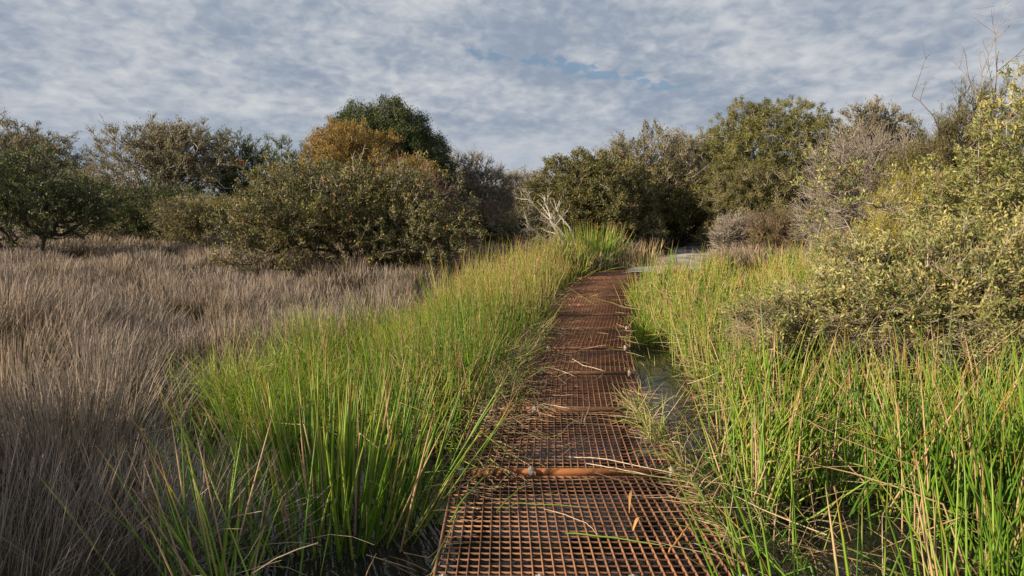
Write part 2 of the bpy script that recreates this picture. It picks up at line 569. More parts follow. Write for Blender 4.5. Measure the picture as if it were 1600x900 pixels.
def build_boardwalk():
    root = link('boardwalk', None, None, label='rusty steel mesh boardwalk curving through the reeds over dark water', cat='boardwalk',
                loc=tuple((JL[0] + JR[0]) / 2 + np.array([0, 0, -0.6])))
    org = np.array(root.location)
    n = len(J) - 1
    for k in range(n):
        a, b, c, d = JL[k].copy(), JR[k].copy(), JR[k + 1].copy(), JL[k + 1].copy()
        w = rng.normal(0, 0.006, 2)
        a[2] += 0.0 + w[0]; b[2] += 0.0 + w[1]
        drop = (0.032, 0.032, 0.03, 0.026, 0.018, 0.012)[min(k, 5)]
        c[2] -= drop; d[2] -= drop
        # small gap to the next panel
        g = 0.012
        e1 = (d - a); e1 = e1 / np.linalg.norm(e1) * g
        d -= e1; c -= e1; a += e1 * 0.2; b += e1 * 0.2
        wid = np.linalg.norm(b - a)
        L = []
        nu = 29
        nv = max(8, int(round(21 * 1.0)))
        # main bars run along the walk
        for i in range(1, nu):
            u = i / nu
            p, q = a + (b - a) * u, d + (c - d) * u
            s = rng.normal(0, 0.0012)
            L.append(bar(p + [s, 0, 0.004], q + [s, 0, 0.004], 0.0052, 0.019))
        # cross rods
        for j in range(1, nv):
            v = j / nv
            p, q = a + (d - a) * v, b + (c - b) * v
            L.append(bar(p + [0, 0, 0.0015 + rng.normal(0, 0.0006)], q + [0, 0, 0.0015], 0.0052, 0.008))
        panel = link('grating_panel', mk_mesh('grating_panel', *boxes([(o_[0] - org, *o_[1:]) for o_ in L])), M['rust'], root)
        L = [bar(a + [0, 0, 0.006], d + [0, 0, 0.006], 0.010, 0.034)]
        link('side_rail', mk_mesh('side_rail', *boxes([(o_[0] - org, *o_[1:]) for o_ in L])), M['rust'], panel)
        L = [bar(b + [0, 0, 0.006], c + [0, 0, 0.006], 0.010, 0.034)]
        link('side_rail', mk_mesh('side_rail', *boxes([(o_[0] - org, *o_[1:]) for o_ in L])), M['rust'], panel)
        # deep angle at the near end, thin flat at the far end
        eh = 0.009 if k < 5 else 0.0045
        L = [bar(a + [0, 0.004, eh], b + [0, 0.004, eh], 0.014, 0.052 if k < 5 else 0.026)]
        link('end_bar', mk_mesh('end_bar', *boxes([(o_[0] - org, *o_[1:]) for o_ in L])), M['rust_edge' if k < 3 else 'rust'], panel)
        L = [bar(d + [0, -0.006, 0.003], c + [0, -0.006, 0.003], 0.006, 0.03)]
        link('end_bar', mk_mesh('end_bar', *boxes([(o_[0] - org, *o_[1:]) for o_ in L])), M['rust'], panel)
        if k < 7:
            for u in (0.03, 0.33 + rng.normal(0, .01), 0.96) if k != 1 else (0.03, 0.33, 0.62, 0.96):
                p = a + (b - a) * u
                e = norm(b - a)
                f = norm(d - a)
                L = [(p + np.array([0, -0.008, 0.012]) - org, e * 0.018, f * 0.020, np.array([0, 0, 0.003])),
                     (p + np.array([0, -0.030, -0.012]) - org, e * 0.019, f * 0.002, np.array([0, 0, 0.022])),
                     (p + np.array([0, -0.002, 0.019]) - org, e * 0.006, f * 0.006, np.array([0, 0, 0.005]))]
                link('clip', mk_mesh('clip', *boxes(L)), M['zinc'], panel)
    for k in range(n + 1):
        a, b = JL[k], JR[k]
        L = [bar(a + [0.03, 0.05, -0.068], b + [-0.03, 0.05, -0.068], 0.09, 0.09)]
        bm = link('bearer', mk_mesh('bearer', *boxes([(o_[0] - org, *o_[1:]) for o_ in L])), M['timber'], root)
        g = Geo()
        for u in (0.12, 0.88):
            p = a + (b - a) * u + np.array([0, 0.05, 0])
            P = np.array([[p + [0, 0, -0.16], p + [0, 0, -0.5], p + [0, 0, -0.95]]]) - org
            g = Geo()
            g.strands(P, np.full((1, 3), 0.045), 8, np.array([0.5]))
            link('post', g.mesh('post', smooth=True), M['timber'], root)


# ------------------------------------------------------------------ grass-like strands
def make_strands(base, length, lean, az, bend, S=5, kink=None, droop_pow=2.0):
    """polar strands; returns P (n,S,3)"""
    n = len(base)
    s = (np.arange(1, S) - 0.5) / (S - 1)
    th = lean[:, None] + bend[:, None] * s[None, :] ** droop_pow
    if kink is not None:
        sk, ka = kink
        th = th + ka[:, None] * (s[None, :] > sk[:, None])
    seg = length[:, None] / (S - 1)
    dx = np.sin(th) * np.cos(az)[:, None] * seg
    dy = np.sin(th) * np.sin(az)[:, None] * seg
    dz = np.cos(th) * seg
    P = np.zeros((n, S, 3))
    P[:, 0] = base
    P[:, 1:] = base[:, None, :] + np.cumsum(np.stack([dx, dy, dz], -1), axis=1)
    return P


def sedge(g, x, y, hmin=0.75, hmax=1.2, spread=0.16, rad=(0.003, 0.0055), kinkf=0.12, sides=3, S=5, z=None, ti=None, bias=.16, hvar=.16):
    """stems; ti is the tuft each stem belongs to: tufts share a lean, a height and a tone"""
    n = len(x)
    if z is None:
        z = np.maximum(terrain(x, y), -0.45)
    base = np.stack([x, y, z], -1)
    if ti is None:
        ti = np.arange(n)
    nt_ = ti.max() + 1
    taz, tl = rng.uniform(0, 2 * pi, nt_), np.abs(rng.normal(0, bias, nt_))
    th, tone = 1 + rng.normal(0, hvar, nt_), rng.random(nt_)
    L = rng.uniform(hmin, hmax, n) * (0.62 + 0.38 * rng.random(n) ** .6) * np.clip(th[ti], .55, 1.25)
    l0 = np.abs(rng.normal(0, spread, n))
    a0 = rng.uniform(0, 2 * pi, n)
    lx, ly = l0 * np.cos(a0) + tl[ti] * np.cos(taz[ti]), l0 * np.sin(a0) + tl[ti] * np.sin(taz[ti])
    lean, az = np.hypot(lx, ly), np.arctan2(ly, lx)
    far = rng.random(n) < .05
    lean = np.where(far, lean + rng.uniform(.3, .9, n), lean)
    bend = np.abs(rng.normal(0.04, 0.16, n))
    sk = rng.uniform(0.3, 0.85, n)
    ka = np.where(rng.random(n) < kinkf, rng.uniform(0.7, 1.9, n), 0)
    P = make_strands(base, L, lean, az, bend, S, (sk, ka))
    P[..., 2] = np.maximum(P[..., 2], -0.30)
    P[:, 0, 2] = z
    d = np.sqrt(x ** 2 + y ** 2)
    r0 = np.maximum(rng.uniform(rad[0], rad[1], n), 0.00055 * d)
    prof = np.interp(np.linspace(0, 1, S), [0, 0.5, 0.85, 1], [1, 0.92, 0.6, 0.12])
    g.strands(P, r0[:, None] * prof[None, :], sides, np.clip(tone[ti] * .5 + rng.random(n) * .5 + rng.normal(0, .08, n), 0, 1))


def patchy(x, y, s=1.0, ph=0.0):
    """smooth field in -1..1 used to leave gaps and thicken clumps"""
    return (np.sin(x * 2.1 * s + ph + 1.3 * np.sin(y * 1.1 * s)) * np.cos(y * 1.7 * s - ph + np.sin(x * 1.3 * s)) + .5 * np.sin(x * 4.3 * s + y * 3.7 * s + ph)) / 1.5


def tufts(cx, cy, nper, rad):
    """positions gathered round tuft centres"""
    i = np.repeat(np.arange(len(cx)), nper)
    a = rng.uniform(0, 2 * pi, len(i))
    r = np.abs(rng.normal(0, rad, len(i)))
    return cx[i] + r * np.cos(a), cy[i] + r * np.sin(a), a, i


def sample_d(n, d0, d1, p=1.0):
    """distances with density falling with distance"""
    u = rng.random(n)
    if abs(p - 1) < 1e-6:
        return d0 * (d1 / d0) ** u
    e = 1 - p
    return (d0 ** e + u * (d1 ** e - d0 ** e)) ** (1 / e)


def rush_tussock_geo(g, cx, cy, n, rad, hgt, open_=0.42, wid=0.0016, S=5, zz=None):
    a = rng.uniform(0, 2 * pi, n)
    r = rad * np.sqrt(rng.random(n))
    x, y = cx + r * np.cos(a), cy + r * np.sin(a)
    z = np.maximum(terrain(x, y), -0.5) if zz is None else np.full(n, zz)
    lean = np.abs(open_ * (r / rad) * rng.uniform(0.2, 1.3, n) + rng.normal(0, 0.15, n))
    az = a + rng.normal(0, 0.45, n)
    # wind sweeps neighbouring tussocks the same way
    sw = .10 + .20 * float(patchy(cx, cy, .28, .5)) + rng.normal(0, .07)
    sa = .4 + 1.2 * math.sin(cx * .5 + cy * .33)
    lx, ly = lean * np.cos(az) + sw * math.cos(sa), lean * np.sin(az) + sw * math.sin(sa)
    lean, az = np.hypot(lx, ly), np.arctan2(ly, lx)
    L = hgt * rng.uniform(0.6, 1.08, n)
    P = make_strands(np.stack([x, y, z], -1), L, lean, az, rng.normal(0.10, 0.22, n), S)
    P += rng.normal(0, 0.006, P.shape) * np.linspace(0, 1, S)[None, :, None]
    d = math.hypot(cx, cy)
    w = max(wid, 0.00034 * d)
    prof = np.interp(np.linspace(0, 1, S), [0, 0.6, 0.8, 1], [1, 0.8, 1.15, 0.25])
    g.strands(P, np.full((n, 1), w) * prof[None, :] * rng.uniform(0.7, 1.3, (n, 1)), 2, np.clip(rng.random() * .45 + rng.random(n) * .6, 0, 1))
    if d < 9:
        m = int(n * 1.6)
        k, t = rng.integers(0, n, m), rng.uniform(.5, 1, m) * (S - 1.001)
        q = t.astype(int)
        c = P[k, q] + (P[k, q + 1] - P[k, q]) * (t - q)[:, None]
        D = norm(P[k, q + 1] - P[k, q] + rng.normal(0, .03, (m, 3)))
        g.leaves(c, D, rng.uniform(.008, .02, m) * max(1, d / 5), rng.uniform(.003, .006, m) * max(1, d / 5), rng.uniform(.3, 1, m))


def build_rushes():
    # the meadow of dry rush on the left and behind
    g, g2 = Geo(), Geo()
    cnt = 0
    tries = 0
    cells = {}
    while cnt < 1500 and tries < 60000:
        tries += 1
        y = float(sample_d(1, 3.0, 37, 0.55)[0])
        px = random.uniform(-0.95, 0.12)
        x = px * y
        if y > 16 and x > -0.11 * y:
            continue
        lim = bl(y) - np.interp(y, [2, 3, 4, 6, 8, 9.5, 11, 14, 16, 20], [1.75, 1.95, 2.5, 3.2, 3.1, 2.5, 1.9, 1.7, 1.7, 1.6])
        lim += (.55 + .9 * float(patchy(x, y, .8, 1.7))) * (1 if y > 5.5 else 0)
        if x > lim:
            continue
        # hollows of dark mud and water between the near tussocks
        if y < 11 and float(patchy(x, y, .85, 4.4)) < -.30:
            continue
        # keep a least distance between tussocks near the camera
        s = (0.60 if y < 7.5 else .36) + 0.010 * y
        key = (round(x / s), round(y / s))
        if key in cells:
            continue
        cells[key] = 1
        h = random.uniform(0.60, 0.98) * (1.0 if y < 9 else 0.9) * (0.80 + 0.28 * float(patchy(x, y, .35)))
        n = int(np.interp(y, [2, 5, 10, 20, 36], [400, 330, 180, 100, 60]))
        if y < 9:
            h *= random.uniform(.7, 1.4)
        rush_tussock_geo(g if random.random() < 0.66 + .45 * float(patchy(x, y, .45, 3.1)) else g2, x, y, n, random.uniform(0.12, 0.26) * (1 + y * 0.015), h,
                         open_=random.uniform(0.3, 0.75), S=5 if y < 9 else 4)
        cnt += 1
    print('rush tussocks', cnt)
    link('rush_meadow', g.mesh('rush_meadow'), M['rush'], kind='stuff', label='dry grey pink wiry rush covering the marsh meadow', cat='rushes')
    link('greenish_rushes', g2.mesh('greenish_rushes'), M['rush_green'], kind='stuff', label='olive brown rush mixed through the dry meadow', cat='rushes')
    # foreground tussocks
    spec = [(-2.35, 2.70, 1150, 0.34, 1.05, 'large grey brown rush tussock at the lower left beside dark water'),
            (-1.84, 3.1, 800, 0.22, 1.0, 'grey rush tussock next to the tall green sedge clump'),
            (-3.05, 4.2, 1000, 0.38, 1.12, 'spreading rush tussock behind the foreground rush tussocks')]
    for x, y, n, r, h, lab in spec:
        g = Geo()
        rush_tussock_geo(g, x, y, n, r, h, open_=0.62, wid=0.00125, S=7)
        z0 = float(max(terrain(x, y), -0.5))
        root = link('rush_tussock', None, None, label=lab, cat='rush tussock', group='rush tussocks at the front of the meadow', loc=(x, y, z0))
        link('stems', g.mesh('stems', origin=(x, y, z0)), M['rush'], root)
        g = Geo()
        m = 26
        a = rng.uniform(-1.2, 0.9, m)
        P = make_strands(np.stack([x + rng.normal(0, .15, m), y + rng.normal(0, .15, m), np.full(m, -0.38)], -1), rng.uniform(.6, 1.05, m),
                         rng.uniform(0.5, 1.2, m), a, rng.uniform(0.1, 1.2, m), 9, (rng.uniform(.3, .8, m), np.where(rng.random(m) < .4, rng.uniform(-1, 1, m), 0)))
        P += np.cumsum(rng.normal(0, 0.008, P.shape), axis=1)
        P[..., 2] = np.maximum(P[..., 2], -0.33)
        g.strands(P, np.full((m, 9), 0.0021) * np.linspace(1, .5, 9)[None, :], 3, rng.random(m))
        link('bleached_stems', g.mesh('bleached_stems', origin=(x, y, z0)), M['straw_pale'], root)


def build_sedges():
    # left verge strip, tall
    g, gy = Geo(), Geo()
    nt_ = 680
    y = sample_d(nt_, 5.0, 16.5, 0.75)
    w = np.interp(y, [4, 6, 8, 10, 12, 16], [1.0, .9, .9, 1.6, 1.8, 1.6])
    x = bl(y) - 0.02 - w * rng.random(nt_) ** 1.15
    keep = ~((y < 8.8) & (rng.random(nt_) < 0.6)) & (patchy(x, y, 1.2) > -.55)
    x, y = x[keep], y[keep]
    h = np.interp(y, [4, 8, 10, 16], [0.85, 0.85, 1.15, 1.2])
    for gg, sel in ((g, y < 8.6), (gy, y >= 8.6)):
        sel2 = sel
        xx, yy, a, i = tufts(x[sel2], y[sel2], 13, 0.10)
        hh = h[sel2][i]
        sedge(gg, xx, yy, 0.8, 1.1, 0.17, kinkf=0.10, S=5, ti=i)
        # rescale heights is done through hmin/hmax, so draw a taller share too
        k = rng.random(len(xx)) < 0.35
        sedge(gg, xx[k], yy[k], 1.05, 1.5, 0.13, kinkf=0.05, S=5, ti=i[k])
    # taller stems scattered through the soft grass
    m = 240
    y = sample_d(m, 5.0, 10.5, 0.6)
    x = bl(y) - .2 - np.interp(y, [5, 8, 10.5], [2.4, 2.3, 1.6]) * rng.random(m)
    xx, yy, a, i = tufts(x, y, 9, .12)
    q = rng.random(m)[i] < .55
    for gg, w_ in ((g, q), (gy, ~q)):
        sedge(gg, xx[w_], yy[w_], .75, 1.15, .2, rad=(.0032, .0055), kinkf=.2, S=5, ti=i[w_], bias=.22)
    link('verge_sedge', g.mesh('verge_sedge', smooth=True), M['sedge'], kind='stuff', label='bright green sedge stems along the left edge of the boardwalk', cat='sedge')
    link('yellowing_verge_sedge', gy.mesh('yellowing_verge_sedge', smooth=True), M['sedge_dry'], kind='stuff', label='tall yellow green sedge with orange tips left of the far boardwalk', cat='sedge')
    # soft lime grass
    g = Geo()
    m = 1200
    y = sample_d(m, 5.0, 10.5, 0.6)
    w0 = np.interp(y, [4, 5, 7, 8, 9.5, 10.5], [2.0, 2.5, 2.9, 2.9, 2.4, 1.8])
    x = bl(y) - 0.10 - w0 * rng.random(m) ** 0.8
    kk = x > bl(y) - w0 * (.80 + .35 * patchy(x, y, .8, 5.0))
    x, y = x[kk], y[kk]
    m = len(x)
    kk = patchy(x, y, 1.9, 2.0) > -.12
    x, y = x[kk], y[kk]
    m = len(x)
    xx, yy, a, i = tufts(x, y, 26, 0.11)
    n = len(xx)
    P = make_strands(np.stack([xx, yy, np.maximum(terrain(xx, yy), -0.36)], -1), rng.uniform(0.25, 0.72, n) * (1 + .5 * patchy(xx, yy, 1.5)), np.abs(rng.normal(0.1, 0.32, n)),
                     a + rng.normal(0, .6, n), rng.uniform(0.1, 1.3, n), 4)
    g.strands(P, np.maximum(0.0026, 0.00056 * yy)[:, None] * np.array([1, 1, .8, .15])[None, :], 2, np.clip(rng.random(m)[i] * .6 + rng.random(n) * .5, 0, 1))
    link('soft_green_grass', g.mesh('soft_green_grass'), M['lime'], kind='stuff', label='soft lime green grass between the sedge and the rush meadow', cat='grass')
    # soft grass also at the right verge
    g = Geo()
    m = 420
    y = sample_d(m, 9.0, 15.0, 0.5)
    x = br(y) + 0.08 + rng.random(m) ** 1.3 * 1.7
    xx, yy, a, i = tufts(x, y, 32, 0.12)
    n = len(xx)
    P = make_strands(np.stack([xx, yy, np.maximum(terrain(xx, yy), -0.36)], -1), rng.uniform(0.22, 0.5, n), np.abs(rng.normal(0.1, 0.3, n)),
                     a + rng.normal(0, .6, n), rng.uniform(0.1, 1.2, n), 4)
    g.strands(P, np.maximum(0.0016, 0.00042 * yy)[:, None] * np.array([1, 1, .8, .15])[None, :], 2, rng.random(n))
    link('verge_grass', g.mesh('verge_grass'), M['lime'], kind='stuff', label='short fresh green grass on the right verge of the boardwalk', cat='grass')
    # big clump in the left foreground
    cx, cy = -1.12, 3.75
    g = Geo()
    n = 250
    a = rng.uniform(0, 2 * pi, n)
    r = 0.52 * np.sqrt(rng.random(n))
    sx, sy = cx + r * np.cos(a) * 1.1, cy + r * np.sin(a) * 0.75
    base = np.stack([sx, sy, np.full(n, -0.5)], -1)
    ka = np.where(rng.random(n) < 0.06, rng.uniform(0.8, 1.8, n), 0)
    P = make_strands(base, rng.uniform(0.85, 1.28, n), np.abs(0.55 * r / 0.52 * rng.uniform(0.4, 1.2, n) + rng.normal(0, .06, n)), a + rng.normal(0, .35, n),
                     rng.normal(0.06, 0.09, n), 7, (rng.uniform(.4, .85, n), ka))
    P[:, 1:, 2] = np.maximum(P[:, 1:, 2], -0.32)
    prof = np.interp(np.linspace(0, 1, 7), [0, 0.5, 0.85, 1], [1, 0.95, 0.62, 0.1])
    g.strands(P, rng.uniform(0.0045, 0.008, n)[:, None] * prof[None, :], 5, rng.random(n))
    o = link('sedge_clump', g.mesh('sedge_clump', origin=(cx, cy, -0.5), smooth=True), M['sedge'], loc=(cx, cy, -0.5),
             label='tall bright green sedge clump in water left of the nearest grating', cat='sedge clump', group='separate sedge clumps')
    # leaning long stems in front of it, lower left
    cx, cy = -1.28, 2.75
    g = Geo()
    n = 46
    a = rng.normal(2.6, 0.75, n)
    base = np.stack([cx + rng.normal(0, .14, n), cy + rng.normal(0, .12, n), np.full(n, -0.5)], -1)
    P = make_strands(base, rng.uniform(0.8, 1.25, n), rng.uniform(0.1, 0.75, n), a, rng.normal(0.1, 0.1, n), 7)
    g.strands(P, rng.uniform(0.004, 0.007, n)[:, None] * prof[None, :], 5, rng.random(n))
    link('sedge_clump', g.mesh('sedge_clump', origin=(cx, cy, -0.5), smooth=True), M['sedge'], loc=(cx, cy, -0.5),
         label='sparse dark green sedge leaning left over the nearest rush tussock', cat='sedge clump', group='separate sedge clumps')
    # broad-leaved clump beyond the bend
    for (px, py, n, h, lab, mt) in ((512, 545, 110, .95, 'tan dry reed stand between the rush meadow and the lime grass', 'straw'), (925, 400, 420, 1.45, 'tall green strappy sedge clump in front of the dark shrub at the bend', 'sedge'),
                                    (990, 402, 150, 0.95, 'tan dry sedge clump where the pale path begins', 'straw')):
        c = on_z(px, 415 if py < 500 else py, 0.0)
        cx, cy = c[0], c[1]
        g = Geo()
        a = rng.uniform(0, 2 * pi, n)
        r = (0.75 if py < 500 else .42) * np.sqrt(rng.random(n))
        x_, y_ = cx + r * np.cos(a) * 1.1, cy + r * np.sin(a) * 0.7
        z_ = terrain(x_, y_)
        P = make_strands(np.stack([x_, y_, z_], -1), h * rng.uniform(0.6, 1.05, n), np.abs(rng.normal(0.05, 0.2, n)), a, rng.uniform(0, 0.5, n), 6)
        g.strands(P, np.full((n, 1), 0.011 if py < 500 else .0042) * np.array([1, 1, .9, .75, .5, .1])[None, :], 2, rng.random(n))
        link('sedge_clump', g.mesh('sedge_clump', origin=(cx, cy, 0)), M[mt], loc=(cx, cy, 0), label=lab, cat='sedge clump', group='separate sedge clumps')
    # right side mass
    g, gy = Geo(), Geo()
    m = 1250
    y = sample_d(m, 1.9, 15.5, 0.85)
    wr = np.interp(y, [2, 4, 7, 10, 15], [2.6, 3.6, 3.4, 4.0, 4.6])
    x = br(y) + 0.12 + wr * rng.random(m)
    # open water pocket beside the walk, and the thin patch low right
    keep = ~((y > 4.5) & (y < 9.6) & (x < br(y) + 0.72) & (rng.random(m) < 0.94))
    keep &= ~((y > 3.8) & (y < 4.6) & (x < br(y) + 0.4) & (rng.random(m) < 0.7))
    keep &= ~((y < 3.9) & (x < br(y) + 0.75) & (rng.random(m) < 0.6))
    keep &= ~((y < 3.6) & (rng.random(m) < 0.35)) & (patchy(x, y, 1.3, .8) > np.interp(y, [2, 5, 9], [-.02, -.15, -.45]))
    x, y = x[keep], y[keep]
    yellow = (rng.random(len(x)) < np.interp(y, [2, 4, 6, 9], [0.10, 0.16, 0.45, 0.72]))
    for gg, sel in ((g, ~yellow), (gy, yellow)):
        xx, yy, a, i = tufts(x[sel], y[sel], 12, 0.12)
        sedge(gg, xx, yy, 0.72, 1.14, 0.18, rad=(0.0042, 0.0082), kinkf=0.18, S=6, sides=4, ti=i, bias=.24, hvar=.2)
    link('marsh_sedge', g.mesh('marsh_sedge', smooth=True), M['sedge'], kind='stuff', label='green sedge stems standing in water right of the boardwalk', cat='sedge')
    link('yellowing_marsh_sedge', gy.mesh('yellowing_marsh_sedge', smooth=True), M['sedge_dry'], kind='stuff', label='yellow and orange tipped sedge stems right of the boardwalk', cat='sedge')
    # tangle of fallen dead stems at the water line, both sides
    g = Geo()
    m = 6500
    y = sample_d(m, 2.2, 13, 0.8)
    right = rng.random(m) < 0.68
    x = np.where(right, br(y) + rng.normal(0.35, 0.35, m) + rng.random(m) ** 2 * 2.6, bl(y) - np.abs(rng.normal(0, 0.55, m)) + 0.1)
    keep = ~((y > 5.2) & (y < 9.5) & right & (x < br(y) + 0.6) & (x > br(y) + .03)) & ~((~right) & (y < 4.9) & (rng.random(m) < 0.93)) & ~(right & (y < 5.0) & (rng.random(m) < 0.86)) & ~(right & (y > 5) & (x < br(y) + .05))
    x, y = x[keep], y[keep]
    m = len(x)
    hz = -0.30 + np.abs(rng.normal(0, 0.15, m)) * np.interp(y, [2, 3.5, 5], [.6, 1.3, 1.5])
    inw = (x > bl(y) - .05) & (x < br(y) + .05)
    hz = np.where(inw, 0.015 + np.abs(rng.normal(0, .02, m)), hz)
    P = make_strands(np.stack([x, y, hz], -1), rng.uniform(0.15, 0.6, m), rng.normal(1.45, 0.2, m), rng.uniform(0, 2 * pi, m), rng.normal(0, .4, m), 4,
                     (rng.uniform(.3, .8, m), np.where(rng.random(m) < .3, rng.uniform(-.8, .8, m), 0)))
    P[..., 2] = np.maximum(P[..., 2], -0.30)
    over = (P[..., 0] > bl(P[..., 1])) & (P[..., 0] < br(P[..., 1]))
    P[..., 2] = np.where(over, np.maximum(P[..., 2], 0.012), P[..., 2])
    g.strands(P, np.maximum(rng.uniform(0.0018, 0.0038, m), 0.0004 * y)[:, None] * np.array([1, 1, .9, .4])[None, :], 3, rng.random(m))
    link('dead_stems', g.mesh('dead_stems'), M['straw'], kind='stuff', label='tangle of fallen tan sedge stems at the foot of the green sedge', cat='dead stems')


def build_bent():
    """sedge bent down over the edges of the walk, green and tan mixed"""
    g, gd = Geo(), Geo()
    m = 2700
    y = sample_d(m, 2.9, 9.5, 0.6)
    right = rng.random(m) < np.interp(y, [3, 4.6, 5.5, 7, 9], [1.0, .9, .62, .28, .3])
    x = np.where(right, br(y) - .12 + np.abs(rng.normal(0, .28, m)), bl(y) + .08 - np.abs(rng.normal(0, .22, m)))
    x = np.where(right & (y < 4.2), x + .12, x)
    lf = ~right & (y > 4.7) & (y < 8.8)
    x = np.where(~right & (y < 4.6), x - .25, x)
    x = np.where(lf, bl(y) + .34 - np.abs(rng.normal(0, .36, m)), x)
    keep = ~((y > 5.2) & (y < 9.5) & right & (rng.random(m) < .9)) & ~((y < 4.7) & ~right & (rng.random(m) < .8))
    x, y, right = x[keep], y[keep], right[keep]
    m = len(x)
    inw = (x > bl(y) - .03) & (x < br(y) + .03)
    z = np.where(inw, .01, -.2)
    az = np.where(right, pi, 0) + rng.normal(0, 1.7, m)
    P = make_strands(np.stack([x, y, z], -1), rng.uniform(.08, .38, m), rng.uniform(.2, 1.55, m), az, rng.uniform(-.1, .8, m), 6,
                     (rng.uniform(.2, .7, m), np.where(rng.random(m) < .45, rng.uniform(.3, 1.0, m), 0)))
    over = (P[..., 0] > bl(P[..., 1]) - .03) & (P[..., 0] < br(P[..., 1]) + .03)
    P[..., 2] = np.maximum(P[..., 2], np.where(over, .012, -.30))
    r = np.maximum(rng.uniform(.002, .0044, m), .00045 * y)
    k = rng.random(m) < .5
    for gg, q in ((g, k), (gd, ~k)):
        gg.strands(P[q], r[q][:, None] * np.array([.9, 1, 1, .9, .6, .2])[None, :], 3, rng.random(q.sum()))
    link('bent_sedge', g.mesh('bent_sedge'), M['sedge'], kind='stuff', label='green sedge bent down over the edges of the grating', cat='sedge')
    link('bent_dry_sedge', gd.mesh('bent_dry_sedge'), M['straw'], kind='stuff', label='tan sedge flattened onto the edges of the grating', cat='dead stems')


def build_litter():
    g = Geo()
    n = 1500
    # clustered at the left edge mid distance and along both edges
    y = sample_d(n, 3.2, 12.5, 0.9)
    u = np.where(rng.random(n) < 0.62, np.abs(rng.normal(0, 0.20, n)), 1 - np.abs(rng.normal(0, 0.10, n)))
    k = (y > 4.4) & (rng.random(n) < 0.18)
    u[k] = rng.random(k.sum())
    dense = (((y > 4.3) & (y < 8.6)) | (rng.random(n) < 0.35)) & ~((u > .6) & (y > 5.5) & (rng.random(n) < .8))
    u, y = u[dense], y[dense]
    x = bl(y) + (br(y) - bl(y)) * u
    n = len(x)
    z = 0.008 + 0.02 * rng.random(n)
    P = make_strands(np.stack([x, y, z], -1), rng.uniform(0.06, 0.34, n), np.full(n, pi / 2) - rng.uniform(0, 0.12, n), rng.uniform(0, 2 * pi, n), rng.normal(0, 0.3, n), 5,
                     (rng.uniform(.3, .7, n), rng.normal(0, .2, n)))
    # wander sideways
    P[..., 0] += np.cumsum(rng.normal(0, .007, P.shape[:2]), 1)
    P[..., 2] = np.clip(P[..., 2], 0.008, 0.07)
    g.strands(P, np.maximum(rng.uniform(0.0015, 0.0032, n), 0.00035 * y)[:, None] * np.array([.8, 1, 1, .8, .3])[None, :], 3, rng.random(n))
    link('reed_litter', g.mesh('reed_litter'), M['straw'], kind='stuff', label='broken bits of dry reed scattered on the rusty grating', cat='litter')
    spec = [([(702, 817), (735, 772), (778, 728)], .0055, 'stem_green', 'thick green reed lying across the left corner of the nearest grating'),
            ([(775, 800), (800, 778), (823, 752)], .0045, 'stem_green', 'short green reed piece right of the thick green reed'),
            ([(790, 796), (806, 787), (860, 790), (922, 791)], .003, 'stem_green', 'thin green reed bent at one end with a tan tip'),
            ([(883, 833), (960, 842), (1040, 853)], .0045, 'stem_green', 'long dull green reed crossing the middle of the nearest grating'),
            ([(1045, 864), (1062, 840), (1080, 816)], .005, 'straw_orange', 'bright orange reed piece near the right edge of the nearest grating'),
            ([(889, 714), (950, 722), (1062, 742)], .0035, 'straw_pale', 'long bleached reed reaching over the right side of the second grating'),
            ([(916, 724), (960, 733), (1030, 745)], .003, 'straw_pale', 'shorter bleached reed beneath the long bleached reed'),
            ([(894, 561), (912, 573), (945, 580)], .0045, 'straw_pale', 'curved pale reed on the fourth grating from the front'),
            ([(858, 574), (880, 583), (898, 588)], .0045, 'straw_pale', 'small pale reed beside the clip on the orange joint bar'),
            ([(866, 690), (890, 665), (922, 640)], .003, 'straw', 'brown reed lying diagonally over the second orange joint bar'),
            ([(872, 716), (905, 694), (945, 672)], .003, 'straw', 'thin brown forked reed on the second grating'),
            ([(824, 643), (850, 632), (890, 638)], .0045, 'straw_pale', 'cream arched reed resting on the third orange joint bar'),
            ([(850, 795), (915, 822), (935, 838)], .0022, 'straw', 'thin tan reed in the middle of the nearest grating')]
    for pts, r, mt, lab in spec:
        Q = np.array([on_z(a, b, 0.014 + r) for a, b in pts])
        S = 9
        t = np.linspace(0, 1, S)
        tq = np.linspace(0, 1, len(Q))
        P = np.stack([np.interp(t, tq, Q[:, i]) for i in range(3)], -1)
        P[1:-1, :2] += rng.normal(0, .0035, (S - 2, 2))
        P[:, 2] += 0.018 * np.sin(pi * t) * rng.uniform(.2, 1)
        c = P[0].copy()
        g = Geo()
        g.strands((P - c)[None], (r * np.interp(t, [0, .1, .8, 1], [.7, 1, .8, .25]))[None], 5, np.array([rng.uniform(.3, .8)]))
        link('fallen_reed', g.mesh('fallen_reed', smooth=True), M[mt], label=lab, cat='reed', group='fallen reeds on the grating', loc=tuple(c))
    # curled dry leaves
    for pts, lab in (([(987, 766), (984, 785), (983, 802)], 'curled tan leaf standing on the right side of the nearest grating'),
                     ([(989, 829), (996, 818), (1005, 812)], 'folded tan leaf left of the bright orange reed')):
        Q = np.array([on_z(a, b, 0.02) for a, b in pts])
        t = np.linspace(0, 1, 7)
        P = np.stack([np.interp(t, np.linspace(0, 1, 3), Q[:, i]) for i in range(3)], -1)
        P[:, 2] += 0.03 * np.sin(pi * t)
        c = P[0].copy()
        g = Geo()
        g.strands((P - c)[None], (0.009 * np.interp(t, [0, .4, 1], [.3, 1, .1]))[None], 2, np.array([.8]), ref=np.array([[0.1, 0.3, 1.0]]))
        link('dry_leaf', g.mesh('dry_leaf'), M['straw_orange'], label=lab, cat='dry leaf', loc=tuple(c))


